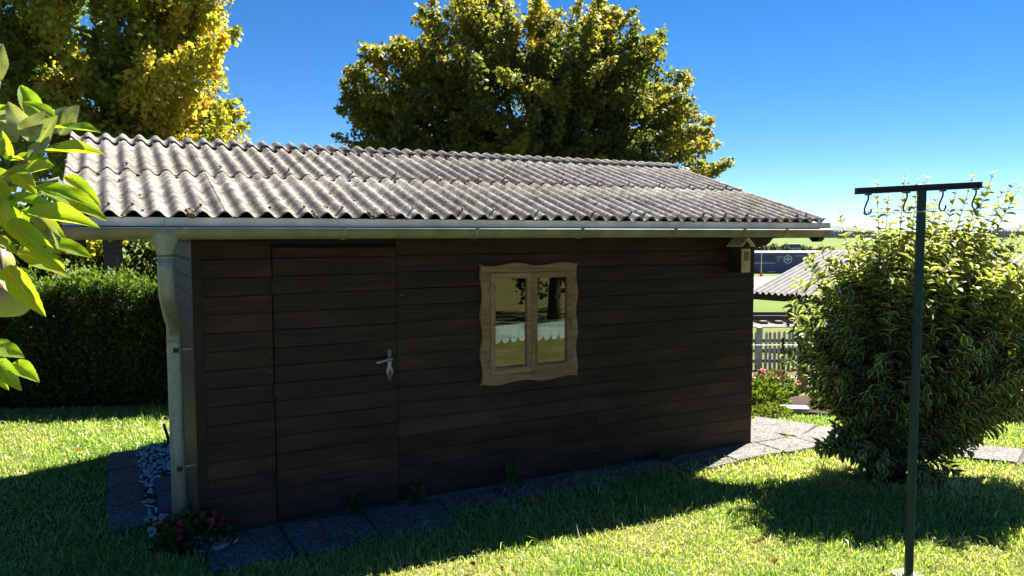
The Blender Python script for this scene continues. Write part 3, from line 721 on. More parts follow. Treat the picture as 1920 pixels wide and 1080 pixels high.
D = Nn*.5+rand_dirs(NB)*.75+np.array([0,0,.45]); 
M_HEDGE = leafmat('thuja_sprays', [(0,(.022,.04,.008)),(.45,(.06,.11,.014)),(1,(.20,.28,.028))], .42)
leaves('foliage', P, D, rand_dirs(NB,.3), rng.uniform(.03,.065,NB), np.clip(rng.normal(.24,.15,NB)+.42*tmask,0,1), M_HEDGE, T_NARROW, hroot)  # top sprays tinted paler as if sunlit, front left darker; light put into colour

# ================================================================== variegated bush on the right
rng = np.random.default_rng(41); random.seed(41)
BX, BY = 3.10, 6.28; bz = float(gh(BX,BY))
bush = empty('variegated_bush', (BX,BY,bz)); tag(bush, 'tall arching bush with cream-edged green leaves behind the clothes post', 'bush')
ctr = Vector((.37,.10,1.22)); rad = Vector((1.20,.98,1.08))
stems = MB(); LP=[]; LD=[]; LN=[]; LL=[]; LT=[]
def add_stem(tip, arch, nleaf, t0=.35, thick=.010, lsz=.085, tint0=.45, start=None):
    a = start or Vector((random.uniform(-.10,.10),random.uniform(-.10,.10),0)); tip = Vector(tip)
    m_ = a.lerp(tip,.55)+Vector((0,0,arch)); pts = []
    for i in range(9):
        t = i/8; pts.append(a*(1-t)**2+m_*2*t*(1-t)+tip*t*t)
    stems.tube(pts, [thick*(1-.85*i/8) for i in range(9)], 5)
    for i in range(nleaf):
        t = t0+(1-t0)*(i+random.random()*.6)/nleaf; t = min(t,1)
        p = a*(1-t)**2+m_*2*t*(1-t)+tip*t*t; tg = ((m_-a)*(1-t)+(tip-m_)*t).normalized()
        ang = i*2.4+random.uniform(-.4,.4); s_ = tg.cross(Vector((math.cos(ang),math.sin(ang),.2))).normalized()
        for sg in (1,-1):
            d = s_*sg+tg*random.uniform(.5,.9)+Vector((0,0,random.uniform(-.45,.10)))
            LP.append(tuple(p)); LD.append(tuple(d.normalized())); LN.append((random.uniform(-.35,.35),random.uniform(-.35,.35),1)); LL.append(lsz*random.uniform(.65,1.2)*(1-.35*(t > .93)))
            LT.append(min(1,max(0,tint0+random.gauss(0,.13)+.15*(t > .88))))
for i in range(390):
    while True:
        d = Vector(rand_dirs(1)[0])
        if d.z > -.82: break
    q = random.uniform(.55,1.0)**.5
    if i % 3 == 0 and d.y > .3: d.y *= -1
    tip = Vector((ctr.x+d.x*rad.x*q, ctr.y+d.y*rad.y*q, ctr.z+d.z*rad.z*q))
    tip.x += .05*math.sin(i*1.7); tip.z = max(.16, tip.z)
    if d.z < -.25: k_ = 1-.26*min(1,(-d.z-.25)/.5); tip.x = .12+(tip.x-.12)*k_; tip.y *= k_
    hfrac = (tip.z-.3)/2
    add_stem(tip, .35*hfrac+random.uniform(0,.30), random.randint(14,20), .32, .010, .102, .22+.80*max(0,hfrac-.42))  # upper leaves yellower: new growth, and sunlight on the top put into the tint
for i in range(120):
    a = random.uniform(0,6.28); r_ = random.uniform(0,1)**.5
    add_stem((ctr.x+.06+math.cos(a)*r_*rad.x*.78, ctr.y+math.sin(a)*r_*rad.y*.95, random.uniform(1.75,2.25)-.35*r_), .12, 20, .55, .009, .088, .60)
# leading shoots that break the outline
for (px, py, Y) in ((1570,385,6.2),(1605,420,6.1),(1643,335,6.25),(1668,350,6.3),(1697,328,6.3),(1722,335,6.25),(1740,330,6.35),(1826,325,6.3),(1866,318,6.3),(1885,350,6.3),(1915,345,6.3),(1905,335,6.4),(1918,420,6.3),(1795,350,6.4),(1605,470,6.0),(1486,590,6.0),(1940,470,6.3),(1960,560,6.2),(1850,345,6.35),(1760,365,6.1)):
    q = at(px,py,Y)-Vector((BX,BY,bz)); add_stem(q, .12, 22, .50, .009, .085, .62)
# low arm sweeping left, and low skirts
for (px, py, Y) in ((1535,846,5.9),(1550,818,5.95),(1590,860,5.85),(1620,850,5.8),(1580,800,6.0),(1528,838,5.95),(1560,805,6.0),(1575,850,5.9),(1600,790,6.05),(1610,880,5.85),(1640,900,5.8),(1650,870,5.75),(1600,830,5.9),(1560,830,6.0),(1800,890,5.9),(1770,905,5.8),(1830,850,6.0),(1740,895,5.75),(1860,780,6.05),(1880,720,6.1)):
    q = at(px,py,Y)-Vector((BX,BY,bz)); q.z = max(q.z,.03); add_stem(q, .22, 15, .32, .008, .09, .30)
stems.build('branches', BARK, bush, True)
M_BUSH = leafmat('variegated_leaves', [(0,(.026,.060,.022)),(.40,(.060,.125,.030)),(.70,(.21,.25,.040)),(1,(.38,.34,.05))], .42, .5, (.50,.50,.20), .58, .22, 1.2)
LP, LD, LN, LL, LT = map(np.array, (LP,LD,LN,LL,LT))
cp = np.array([0-BX,0-BY,EYE-bz]); dist = np.linalg.norm(LP-cp,axis=1); order = np.argsort(dist); near, rest = order[:300], order[300:]
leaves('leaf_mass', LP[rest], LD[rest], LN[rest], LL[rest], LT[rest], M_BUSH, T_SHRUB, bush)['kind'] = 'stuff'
V0, F3, F4, E_ = T_SHRUB
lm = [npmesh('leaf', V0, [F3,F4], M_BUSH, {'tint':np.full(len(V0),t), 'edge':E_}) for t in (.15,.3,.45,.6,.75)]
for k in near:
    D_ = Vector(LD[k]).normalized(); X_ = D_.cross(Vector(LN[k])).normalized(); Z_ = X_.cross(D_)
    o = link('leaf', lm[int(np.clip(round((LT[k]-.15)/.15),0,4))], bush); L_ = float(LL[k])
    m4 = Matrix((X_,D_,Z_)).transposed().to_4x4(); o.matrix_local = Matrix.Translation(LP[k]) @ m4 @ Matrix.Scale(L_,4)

# ================================================================== clothes post
pb = Vector((2.215,4.17,0)); pb.z = float(gh(pb.x,pb.y)); post = empty('clothes_post', pb, R(-14))
tag(post, 'dark green steel clothes post with T-bar and four black hooks', 'clothes post', 'clothes posts')
M_POST = plain('green_paint', (.004,.030,.031), .5, 0, .25, 12, .25, .12)
pz = 2.335-pb.z
MB().prism([(-.016,-.020),(.016,-.020),(.020,-.016),(.020,.016),(.016,.020),(-.016,.020),(-.020,.016),(-.020,-.016)], -.15, pz, 'z').build('pole', M_POST, post)
tb = MB(); yaw = .30; cy, sy_ = math.cos(yaw), math.sin(yaw)
def tpt(s, z, off=0.0): return Vector((s*cy-off*sy_, s*sy_+off*cy, pz+z+.055*(-.0)+s*.05))
def tbar(s0, s1, z0, z1, o0, o1, mb):
    vs = [tpt(s,z,o) for s in (s0,s1) for (o,z) in ((o0,z0),(o1,z0),(o1,z1),(o0,z1))]
    mb.add(vs, [(0,1,2,3),(7,6,5,4),(0,4,5,1),(1,5,6,2),(2,6,7,3),(3,7,4,0)])
tbar(-.365,.325,.0,.032,-.018,.016,tb); tbar(-.365,.325,-.002,.006,-.030,.018,tb)
tb.build('cross_bar', M_BLACK, post)
for s in (-.30,-.085,.115,.30):
    hk = MB(); z = -.004
    pts = [tpt(s,z),tpt(s+.004,z-.012),tpt(s+.003,z-.030),tpt(s-.008,z-.055),tpt(s-.016,z-.078),tpt(s-.014,z-.098),tpt(s-.002,z-.110),tpt(s+.012,z-.107),tpt(s+.021,z-.094),tpt(s+.021,z-.080)]
    hk.tube(pts, .0046, 7); tbar(s-.012,s+.016,-.010,-.003,-.012,.012,hk); hk.build('hook', M_BLACK, post, True)
MB().prism([(.085*math.cos(k*.785),.085*math.sin(k*.785)) for k in range(8)], -.1, .004, 'z').build('concrete_footing', plain('footing_concrete', (.34,.35,.36), .9, 0, .2, 25), post)
def dup(root, loc, rz):
    r = root.copy(); col.objects.link(r); r.location = loc; r.rotation_euler = (0,0,rz)
    for ch in list(root.children): c = ch.copy(); col.objects.link(c); c.parent = r
    return r
p2 = dup(post, (7.6,3.6,float(gh(7.6,3.6))), R(-14)); tag(p2, 'second clothes post at the far end of the line outside the picture', 'clothes post')
h0 = post.matrix_basis @ tpt(-.305,-.105); h1 = p2.matrix_basis @ tpt(-.305,-.105)
ln = MB(); 
ln.tube([h0.lerp(h1,i/24)+Vector((0,-.036*math.sin(math.pi*min(1,i/12)) if False else -.0,-.04*math.sin(math.pi*i/24))) for i in range(25)], .0022, 6)
for k in range(4):
    ang = k*1.57; ln.tube([h0+Vector((.012*math.cos(ang+t*.5),.006*math.sin(ang),.012*math.sin(ang+t*.5))) for t in range(6)], .0022, 5)
tag(ln.build('clothes_line', plain('grey_wire', (.48,.47,.45), .5, .2, .2, 30), None, True), 'thin pale wire stretched from the left hook past the post', 'wire')

# ================================================================== apple branch, close by on the left
rng = np.random.default_rng(51); random.seed(51)
br0 = at(-140,420,1.12); apple = empty('apple_branch', br0); tag(apple, 'bright green apple branch with toothed leaves reaching in from the left', 'branch')
def applemat(under):
    m, n, l, b = newmat('apple_leaf_underside' if under else 'apple_leaf')
    uv = n.new('ShaderNodeAttribute'); uv.attribute_name = 'across'; tl = n.new('ShaderNodeAttribute'); tl.attribute_name = 'along'
    ab = n.new('ShaderNodeMath'); ab.operation = 'ABSOLUTE'; l.new(uv.outputs['Fac'], ab.inputs[0])
    s1 = n.new('ShaderNodeMath'); s1.operation = 'MULTIPLY_ADD'; s1.inputs[1].default_value = -.45; l.new(ab.outputs[0], s1.inputs[0]); l.new(tl.outputs['Fac'], s1.inputs[2])
    k = n.new('ShaderNodeMath'); k.operation = 'MULTIPLY'; k.inputs[1].default_value = 52; l.new(s1.outputs[0], k.inputs[0])
    sn = n.new('ShaderNodeMath'); sn.operation = 'SINE'; l.new(k.outputs[0], sn.inputs[0])
    vr = ramp(n, [(.80,(0,0,0)),(1.0,(1,1,1))]); l.new(sn.outputs[0], vr.inputs[0])
    mr = ramp(n, [(.02,(1,1,1)),(.07,(0,0,0))]); l.new(ab.outputs[0], mr.inputs[0])
    oi = n.new('ShaderNodeObjectInfo'); g = n.new('ShaderNodeNewGeometry')
    base = ramp(n, [(0,(.13,.23,.02)),(.5,(.19,.29,.022)),(1,(.28,.31,.025))] if not under else [(0,(.19,.23,.14)),(1,(.27,.31,.20))]); l.new(oi.outputs['Random'], base.inputs[0])
    vein = mixc(n, l, vr.outputs[0], base.outputs[0], (.30,.38,.07) if not under else (.30,.34,.24))
    vein2 = mixc(n, l, mr.outputs[0], vein, (.40,.46,.16))
    f = noise(n, l, g.outputs['Position'], 45, 4); sp = ramp(n, [(.52,(0,0,0)),(.66,(1,1,1))]); l.new(f, sp.inputs[0])
    lim = n.new('ShaderNodeMath'); lim.operation = 'MULTIPLY'; lim.inputs[1].default_value = .55; l.new(sp.outputs[0], lim.inputs[0])
    c = mixc(n, l, lim.outputs[0], vein2, (.33,.25,.02))
    f2 = noise(n, l, g.outputs['Position'], 120, 3); s2 = ramp(n, [(.645,(0,0,0)),(.69,(1,1,1))]); l.new(f2, s2.inputs[0]); c = mixc(n, l, s2.outputs[0], c, (.14,.06,.02))
    l.new(c, b.inputs['Base Color']); b.inputs['Roughness'].default_value = .42 if not under else .7
    hmix = mixc(n, l, .5, vr.outputs[0], mr.outputs[0]); bump(n, l, hmix, .8, .003, b)
    t = n.new('ShaderNodeBsdfTranslucent'); l.new(mixc(n, l, 1.0, c, (1.6,1.65,.5), 'MULTIPLY'), t.inputs['Color'])
    mx = n.new('ShaderNodeMixShader'); mx.inputs[0].default_value = .60 if not under else .25
    l.new(b.outputs[0], mx.inputs[1]); l.new(t.outputs[0], mx.inputs[2]); l.new(mx.outputs[0], n['Material Output'].inputs['Surface']); return m
M_APL, M_APU = applemat(False), applemat(True)
def apple_leaf_mesh(wid, fold, droop, wav, mat, seed):
    r = random.Random(seed); rows, cols = 18, 9; V = []; A = []; T = []
    for i in range(rows+1):
        t = i/rows; hw = wid*(math.sin(math.pi*t**.82)**.80)*(1-.18*t) if 0 < t < 1 else .0
        for j in range(cols):
            q = -1+2*j/(cols-1); edge = abs(q)
            ser = .018*wid*((i % 2)*2-1) if edge == 1 and 1 < i < rows else 0
            x = q*(hw+ser); z = fold*edge**1.5*hw*1.6-droop*t*t+wav*edge*math.sin(t*11+q*2+seed)*hw
            V.append((x,t,z)); A.append(q); T.append(t)
    F = np.array([(i*cols+j,i*cols+j+1,(i+1)*cols+j+1,(i+1)*cols+j) for i in range(rows) for j in range(cols-1)])
    return npmesh('leaf', np.array(V), [F], mat, {'across':A,'along':T}, True)
ALM = [apple_leaf_mesh(.19,.35,.16,.10,M_APL,1),apple_leaf_mesh(.17,.5,.22,.12,M_APL,2),apple_leaf_mesh(.21,.25,.12,.14,M_APL,3),apple_leaf_mesh(.19,.5,.08,.10,M_APL,4)]
AUM = [apple_leaf_mesh(.25,.6,.25,.15,M_APU,5),apple_leaf_mesh(.28,.4,.35,.18,M_APU,6)]
# base pixel, tip pixel, depth at base, depth at tip, tilt of blade, underside?
AL_ = [((82,230),(33,150),1.00,1.02,.5,0),((104,222),(48,182),.98,.97,.9,0),((104,238),(183,236),.99,.97,1.1,0),((84,285),(189,280),.96,.95,1.0,0),((20,300),(2,246),.96,.95,.5,0),
 ((22,300),(90,290),.97,.95,1.1,0),((100,314),(-6,320),.93,.93,.9,0),((28,322),(66,360),.95,.93,.7,0),((64,350),(152,366),.93,.92,1.0,0),((14,372),(104,378),.92,.92,.9,0),
 ((78,350),(192,398),.94,.92,.8,0),((44,400),(178,416),.91,.90,.9,0),((98,456),(166,472),.94,.93,.9,0),((16,412),(108,488),.90,.88,.6,0),((32,468),(122,506),.92,.90,.9,0),((10,500),(78,584),.90,.87,.5,0),((4,372),(22,440),.91,.90,.5,0),((-10,340),(40,430),.93,.91,.6,0),
 ((-14,646),(40,664),.95,.94,.8,0),((22,680),(69,710),.94,.92,.8,0),((-8,672),(32,724),.93,.91,.5,0),((-14,690),(8,722),.94,.92,.6,0),((-14,640),(22,642),.97,.97,.9,0),
 ((-20,280),(24,255),.97,.97,.7,0),((-16,440),(30,470),.90,.90,.8,0),((-30,210),(30,200),1.0,1.0,.7,0),((40,392),(120,440),.95,.94,.8,0),((-20,395),(60,415),.93,.92,.9,0),((30,360),(-30,300),.97,.98,.7,0),((120,330),(186,372),.97,.96,.9,0),
 ((2,150),(-4,78),1.0,1.0,.6,1),((60,252),(10,196),.99,.97,.4,1),((74,268),(96,222),.97,.95,.3,1),((50,262),(72,212),.96,.95,.3,1),((98,250),(118,198),1.02,1.02,.4,1),((34,262),(-6,230),.98,.96,.5,1),((84,268),(52,300),.97,.96,.4,1),((66,398),(98,440),.93,.92,.4,1),((84,428),(104,470),.93,.92,.3,1),((-6,230),(34,214),1.0,.99,.6,1),((112,252),(142,196),1.03,1.03,.5,1)]
for k, (a, b, ya, yb, tilt, un) in enumerate(AL_):
    A_, B_ = at(a[0],a[1],ya), at(b[0],b[1],yb); D_ = (B_-A_); L_ = D_.length*1.04; D_.normalize()
    tocam = Vector((0,-1,.0)); nrm = Vector((.15,-math.cos(tilt),math.sin(tilt)*(1 if not un else -.3))); X_ = D_.cross(nrm).normalized(); Z_ = X_.cross(D_)
    o = link('leaf', (AUM if un else ALM)[k % (2 if un else 4)], apple)
    if un: o['label'] = 'pale downy leaf underside'
    wsc = min(1.25,max(.9,.062/max(L_,.03)))
    o.matrix_local = Matrix.Translation(A_-br0) @ Matrix((X_,D_,Z_)).transposed().to_4x4() @ Matrix.Diagonal((L_*wsc,L_,L_,1))
tw = MB()
def twig(pts, r0, r1): 
    P_ = [at(*q)-br0 for q in pts]; tw.tube(P_, [r0+(r1-r0)*i/(len(P_)-1) for i in range(len(P_))], 8)
twig([(-200,560,1.15),(-140,470,1.10),(-60,400,1.04),(0,345,1.0),(50,295,.98),(80,262,.98),(96,230,.99),(100,205,1.0)], .0065, .002)
twig([(-60,400,1.04),(0,400,.96),(40,420,.92),(60,440,.93),(80,452,.94)], .004, .0015)
twig([(0,345,1.0),(40,345,.95),(85,340,.95),(110,332,.97)], .003, .0015)
twig([(-200,700,1.1),(-100,690,1.0),(-30,676,.96),(10,672,.95)], .004, .0015)
twig([(-60,400,1.04),(-20,440,.95),(0,470,.93),(4,500,.92),(8,522,.93)], .003, .0016)
twig([(-20,300,1.0),(-10,200,1.0),(0,150,1.0)], .003, .0015)
tw.build('twig', plain('apple_bark', (.13,.105,.075), .85, 0, .3, 60), apple, True)
def apple_fruit(c, r, lab):
    n_, m_ = 20, 14; V = []
    for i in range(m_+1):
        t = math.pi*i/m_
        for j in range(n_):
            a = 2*math.pi*j/n_; rr = math.sin(t)*(1+.04*math.cos(5*a)*max(0,-math.cos(t)))
            z = math.cos(t)*.92+ (-.28*math.exp(-(math.sin(t)/.28)**2) if t < 1.5 else .16*math.exp(-(math.sin(t)/.22)**2)); V.append((rr*r, 0, z*r, a))
    V = [(q[0]*math.cos(q[3]), q[0]*math.sin(q[3]), q[2]) for q in V]
    F = [(i*n_+j,i*n_+(j+1)%n_,(i+1)*n_+(j+1)%n_,(i+1)*n_+j) for i in range(m_) for j in range(n_)]
    root = empty('apple', c); tag(root, lab, 'apple', 'apples on the branch')
    MB().add(V,F).build('fruit', M_FRUIT, root, True)
    MB().tube([(0,0,r*.55),(.002,0,r*.9),(.006,0,r*1.25)], .0016, 6).build('stalk', BARK, root)
    return root
def fruitmat():
    m, n, l, b = newmat('apple_skin'); tc = n.new('ShaderNodeTexCoord')
    sep = n.new('ShaderNodeSeparateXYZ'); l.new(mapping(n, l, tc.outputs['Object'], (28,28,28)), sep.inputs[0])
    f = noise(n, l, mapping(n, l, tc.outputs['Object'], (60,60,14)), 1.5, 4)
    ad = n.new('ShaderNodeMath'); ad.operation = 'MULTIPLY_ADD'; ad.inputs[1].default_value = .35; l.new(sep.outputs[2], ad.inputs[0]); l.new(f, ad.inputs[2])
    r = ramp(n, [(.42,(.26,.32,.075)),(.58,(.34,.28,.11)),(.74,(.32,.10,.09))]); l.new(ad.outputs[0], r.inputs[0]); l.new(r.outputs[0], b.inputs['Base Color'])
    b.inputs['Roughness'].default_value = .35; b.inputs['Subsurface Weight'].default_value = .12; b.inputs['Subsurface Radius'].default_value = (.01,.006,.003); return m
M_FRUIT = fruitmat()
apple_fruit(at(14,553,.93), .030, 'pale green apple with pink blush hanging below the leaves')
apple_fruit(at(-16,492,.98), .026, 'pink-tinged apple half hidden at the picture edge above the other apple')

# ================================================================== garden beds, flowers and weeds
rng = np.random.default_rng(61); random.seed(61)
M_HERB = leafmat('herb_leaves', [(0,(.02,.045,.012)),(.5,(.06,.11,.018)),(1,(.16,.21,.025))], .35)
def clump(name, label, cat, loc, rx, ry, h, nleaf, ll, tint, flowers=None, group=None, upright=.8):
    root = empty(name, loc); tag(root, label, cat, group); n = nleaf
    d = rand_dirs(n); d[:,2] = np.abs(d[:,2]); q = rng.uniform(.25,1,n)**.5
    P = d*q[:,None]*np.array([rx,ry,h])*np.array([1,1,.95]); D = d*np.array([1,1,.4])+np.array([0,0,upright])+rng.normal(0,.35,(n,3))
    leaves('foliage', P, D, rand_dirs(n,.6), ll*rng.uniform(.6,1.3,n), np.clip(rng.normal(tint,.16,n),0,1), M_HERB, T_SHRUB, root)
    st = MB()
    for i in range(14):
        a = random.uniform(0,6.28); r_ = random.uniform(.2,.85); st.tube([(0,0,-.03),(math.cos(a)*rx*r_*.5,math.sin(a)*ry*r_*.5,h*.4),(math.cos(a)*rx*r_,math.sin(a)*ry*r_,h*.8)], [.004,.003,.002], 5)
    st.build('stems', plain('green_stem', (.05,.07,.02), .8), root)
    if flowers:
        nf, fr, c, mode = flowers; fm = flower_mesh(fr, c, mode)
        for i in range(nf):
            a = random.uniform(0,6.28); r_ = random.uniform(0,1)**.5; zz = h*math.sqrt(max(.05,1-.75*r_*r_))*random.uniform(.9,1.12)
            o = link('blossom', fm, root); o.location = (math.cos(a)*rx*r_, math.sin(a)*ry*r_, zz); o.rotation_euler = (random.uniform(-.5,.9),random.uniform(-.5,.5),random.uniform(0,6)); s_ = random.uniform(.75,1.25); o.scale = (s_,s_,s_)
    return root
FMC = {}
def flower_mesh(r, c, mode):
    key = (r,c,mode)
    if key in FMC: return FMC[key]
    mt = leafmat('petal_%d'%len(FMC), [(0,tuple(x*.75 for x in c)),(1,c)], .25); np_ = {'daisy':11,'aster':9,'head':16}[mode]
    V0, F3, F4, E_ = T_SIMPLE; V=[]; F=[]; T=[]
    rings = {'daisy':[(1,.15)],'aster':[(1,.2),(.7,.6)],'head':[(1,.25),(.8,.55),(.5,.9)]}[mode]
    for rr, up in rings:
        for k in range(np_):
            a = 2*math.pi*k/np_+rr*3; cx, sx = math.cos(a), math.sin(a); o = len(V)
            for v in V0: 
                y = v[1]*rr*r; x = v[0]*rr*r*.75; V.append((cx*y-sx*x, sx*y+cx*x, y*up+v[2]*r)); T.append(random.random())
            F += [tuple(i+o for i in f) for f in F3]
    m = npmesh('blossom', np.array(V), [np.array(F)], mt, {'tint':T,'edge':np.zeros(len(T))}); FMC[key] = m; return m
q = SW(-.06,-.13); clump('red_flower_clump', 'low clump of red flowers at the foot of the downpipe', 'flowers', (q.x-.02,q.y+.02,.0), .27,.20,.23, 620,.055,.25, (38,.024,(.62,.02,.07),'aster'))
q = at(1432,735,9.9); clump('pink_sedum', 'clump of pink flowers just past the shed corner', 'flowers', (3.52,10.3,float(gh(3.52,10.3))), .38,.3,.36, 500,.07,.7, (40,.035,(.62,.20,.24),'head'))
clump('leafy_perennial', 'yellow-green leafy perennial below the pink flowers', 'plant', (3.12,9.35,float(gh(3.12,9.35))), .30,.24,.36, 500,.075,.85, None)
clump('low_herb', 'low bright yellow-green cushion plant beside the side path', 'plant', (3.02,8.82,float(gh(3.02,8.82))), .26,.16,.14, 420,.04,.95, (8,.012,(.65,.35,.04),'aster'))
for x, y, h_, lab in ((4.10,9.75,.55,'orange marigold plant against the left edge of the bush'),(4.55,9.9,.62,'second marigold plant tucked behind the bush'),(3.85,9.1,.28,'small marigold with orange blossom at the soil edge')):
    clump('marigold', lab, 'flowers', (x,y,float(gh(x,y))), .27,.22,h_, 420,.065,.55, (7,.034,(.72,.25,.02),'head'), 'marigolds by the bed')
for x, y, h_, lab in ((6.25,9.1,.62,'large clump of yellow daisies at the right picture edge'),(5.75,8.7,.36,'smaller clump of yellow daisies left of the large one')):
    clump('yellow_daisies', lab, 'flowers', (x,y,float(gh(x,y))), .38,.3,h_, 500,.09,.7, (46,.045,(.78,.52,.02),'daisy'), 'yellow daisies on the right')
for (uu,vv,h_,lab) in ((1.05,-.07,.15,'dark bushy weed below the shed door'),(1.53,-.09,.14,'upright weed at the joint right of the door'),(2.35,-.10,.26,'tall dark weed below the shed window'),(3.95,-.08,.10,'tiny weed at the wall foot near the right corner')):
    q = SW(uu,vv); clump('weed', lab, 'weed', (q.x,q.y,.02), .06 if h_ < .2 else .08,.05,h_, 60,.05,.3, None, 'weeds along the shed foot', 1.4)
# soil bed with an edging stone
bed = MB(); pts = [(2.95,9.05),(3.6,8.75),(4.6,8.45),(5.1,8.9),(4.9,10.0),(4.2,10.15),(3.2,10.05)]
bed.add([(x,y,float(gh(x,y))+.035) for x,y in pts]+[(3.9,9.4,float(gh(3.9,9.4))+.11)], [(i,(i+1)%7,7) for i in range(7)]); tag(bed.build('soil_bed', plain('dark_soil', (.058,.042,.034), .98, 0, .5, 25, .1, 1.0)), kind='structure')
mb = MB(); q = (3.28,9.0); z = float(gh(*q)); mb.prism([(q[0]-.2,q[1]-.06),(q[0]+.2,q[1]-.14),(q[0]+.24,q[1]+.05),(q[0]-.14,q[1]+.12)], z, z+.06, 'z'); tag(mb.build('stepping_stone', plain('pale_stone', (.37,.36,.34), .85, 0, .2, 9)), 'pale flat stone at the edge of the soil bed', 'stone')
z = float(gh(4.16,10.9)); tag(MB().tube([(4.16,10.9,z-.1),(4.17,10.9,z+.5),(4.16,10.91,z+1.15)], [.075,.072,.07], 12).build('wooden_post', wood('grey_post', (.12,.11,.10),(.2,.19,.17),(.3,.28,.25),axis='z'), None, True), 'weathered grey round post at the left side of the bush', 'post')
# stake leaning at the back of the downpipe
q = SW(-.05,2.72); tag(MB().tube([(q.x-.05,q.y,.22),(q.x-.02,q.y,.12),(q.x+.02,q.y+.01,-.05)], [.013,.016,.02], 7).build('stake', BARK, None, True), 'short brown stake leaning in the pebbles behind the downpipe', 'stake')

# ================================================================== lawn grass
rng = np.random.default_rng(71)
def inquad(x, y, Q):
    s = np.ones(len(x),bool)
    for i in range(4):
        a, b = Q[i], Q[(i+1)%4]; s &= ((b[0]-a[0])*(y-a[1])-(b[1]-a[1])*(x-a[0])) > 0
    return s
NC = 900000
x = rng.uniform(-6.8,7.2,NC); y = rng.uniform(2.9,10.2,NC)
d = np.hypot(x,y); keep = rng.uniform(0,1,NC) < np.clip((4.0/np.maximum(d,4.0))**1.15,.28,1)
keep &= np.abs(x) < .70*y+.9
u_, v_ = to_uv(x,y)
edge = .035*np.sin(u_*9)+.03*np.sin(u_*23+1)
overg = -.50+.32*sstep(1.55,1.95,u_)+.06*sstep(2.2,3,u_)-.20*sstep(3.5,4.6,u_)
keep &= ~((u_ > -.05)&(u_ < 5.15)&(v_ > overg+edge)&(v_ < 2.9))
keep &= ~((u_ > -.59+.02*np.sin(v_*17))&(u_ < .06)&(v_ > .42)&(v_ < 2.66))
keep &= ~((u_ > -.05)&(u_ < .9)&(v_ > -.66)&(v_ < 0))
keep &= ~((u_ > -.20)&(u_ < .30)&(v_ > -.26)&(v_ < .1))
pl_a = np.array(pl)
for a, b in zip(pl[:-1],pl[1:]):
    dx, dy = b[0]-a[0], b[1]-a[1]; L = math.hypot(dx,dy); t = ((x-a[0])*dx+(y-a[1])*dy)/L; s = np.abs((x-a[0])*-dy+(y-a[1])*dx)/L
    keep &= ~((t > -.02)&(t < L+.02)&(s < .285+.03*np.sin(t*30)))
keep &= ~((u_ > 5.0)&(u_ < 5.62)&(v_ > -.03)&(v_ < .5)&(rng.uniform(0,1,NC) < .93))
keep &= ~((u_ > 5.0)&(u_ < 6.05)&(v_ > -.33)&(v_ < .0)&(rng.uniform(0,1,NC) < .75))
keep &= ~((x > 3.0)&(x < 5.0)&(y > 8.75)&(y < 10.2))
keep &= ~((x < -2)&(y > 9.36+.1*(x+5.6)))
rb = np.hypot((x-BX)/1.0,(y-BY+.05)/.8); keep &= rng.uniform(0,1,NC) < np.clip((rb-.18)/.40,.04,1)
def vnoise(x, y, s, ph=0): return np.sin(x*s+ph+1.3*np.sin(y*s*.7+ph))*np.sin(y*s*1.1+.8*np.sin(x*s*.6)+2*ph)
patch = vnoise(x,y,1.6,.4)*.5+vnoise(x,y,4.1,1.7)*.35+vnoise(x,y,9.3,.9)*.25
keep &= rng.uniform(0,1,NC) < np.clip(.82+.35*patch,.35,1)
x, y, u_, v_, patch, d = (a[keep] for a in (x,y,u_,v_,patch,d)); n = len(x)
hgt = rng.gamma(5,.0062,n)*(1+.25*patch)*(1+.35*sstep(-1.5,-.7,v_)*(u_ > -.3)*(u_ < 5))
long_ = rng.uniform(0,1,n) < .012; hgt[long_] *= rng.uniform(1.6,2.8,long_.sum())
hgt = np.clip(hgt,.012,.14); wid = rng.uniform(.0018,.0036,n)*np.clip(d/4.2,.85,1.8)
az = rng.uniform(0,2*np.pi,n); lean = rng.beta(2.2,1.8,n)*1.35*hgt
bx, by = np.cos(az), np.sin(az); az2 = az+np.pi/2+rng.normal(0,.6,n); wx, wy = np.cos(az2)*wid, np.sin(az2)*wid
z = gh(x,y)-.004
V = np.zeros((n,5,3))
V[:,0] = np.stack([x-wx,y-wy,z],1); V[:,1] = np.stack([x+wx,y+wy,z],1)
mx_, my_, mz = x+bx*lean*.35, y+by*lean*.35, z+hgt*.62
V[:,2] = np.stack([mx_-wx*.8,my_-wy*.8,mz],1); V[:,3] = np.stack([mx_+wx*.8,my_+wy*.8,mz],1)
V[:,4] = np.stack([x+bx*lean,y+by*lean,z+hgt*np.sqrt(np.clip(1-.45*(lean/hgt)**2,.15,1))],1)
dry = np.clip(.40-.32*patch+.34*np.exp(-(rb[keep]-.5)**2/.12)+rng.normal(0,.15,n),0,1); dry[rng.uniform(0,1,n) < .06] = .92
o4 = np.arange(n)[:,None]*5
M_GRASS = leafmat('grass_blades', [(0,(.10,.205,.03)),(.35,(.23,.35,.06)),(.6,(.38,.42,.11)),(.85,(.54,.49,.24)),(1,(.60,.54,.34))], .48, .38, None, spec=.5, tr_gain=1.5)
grass = link('lawn_grass', npmesh('lawn_grass', V.reshape(-1,3), [np.array([[0,1,3,2]])+o4, np.array([[2,3,4]])+o4], M_GRASS, {'tint':np.repeat(dry,5),'edge':np.zeros(n*5)}))
tag(grass, 'short green lawn grass around the shed', 'grass', kind='stuff'); print('grass blades', n)
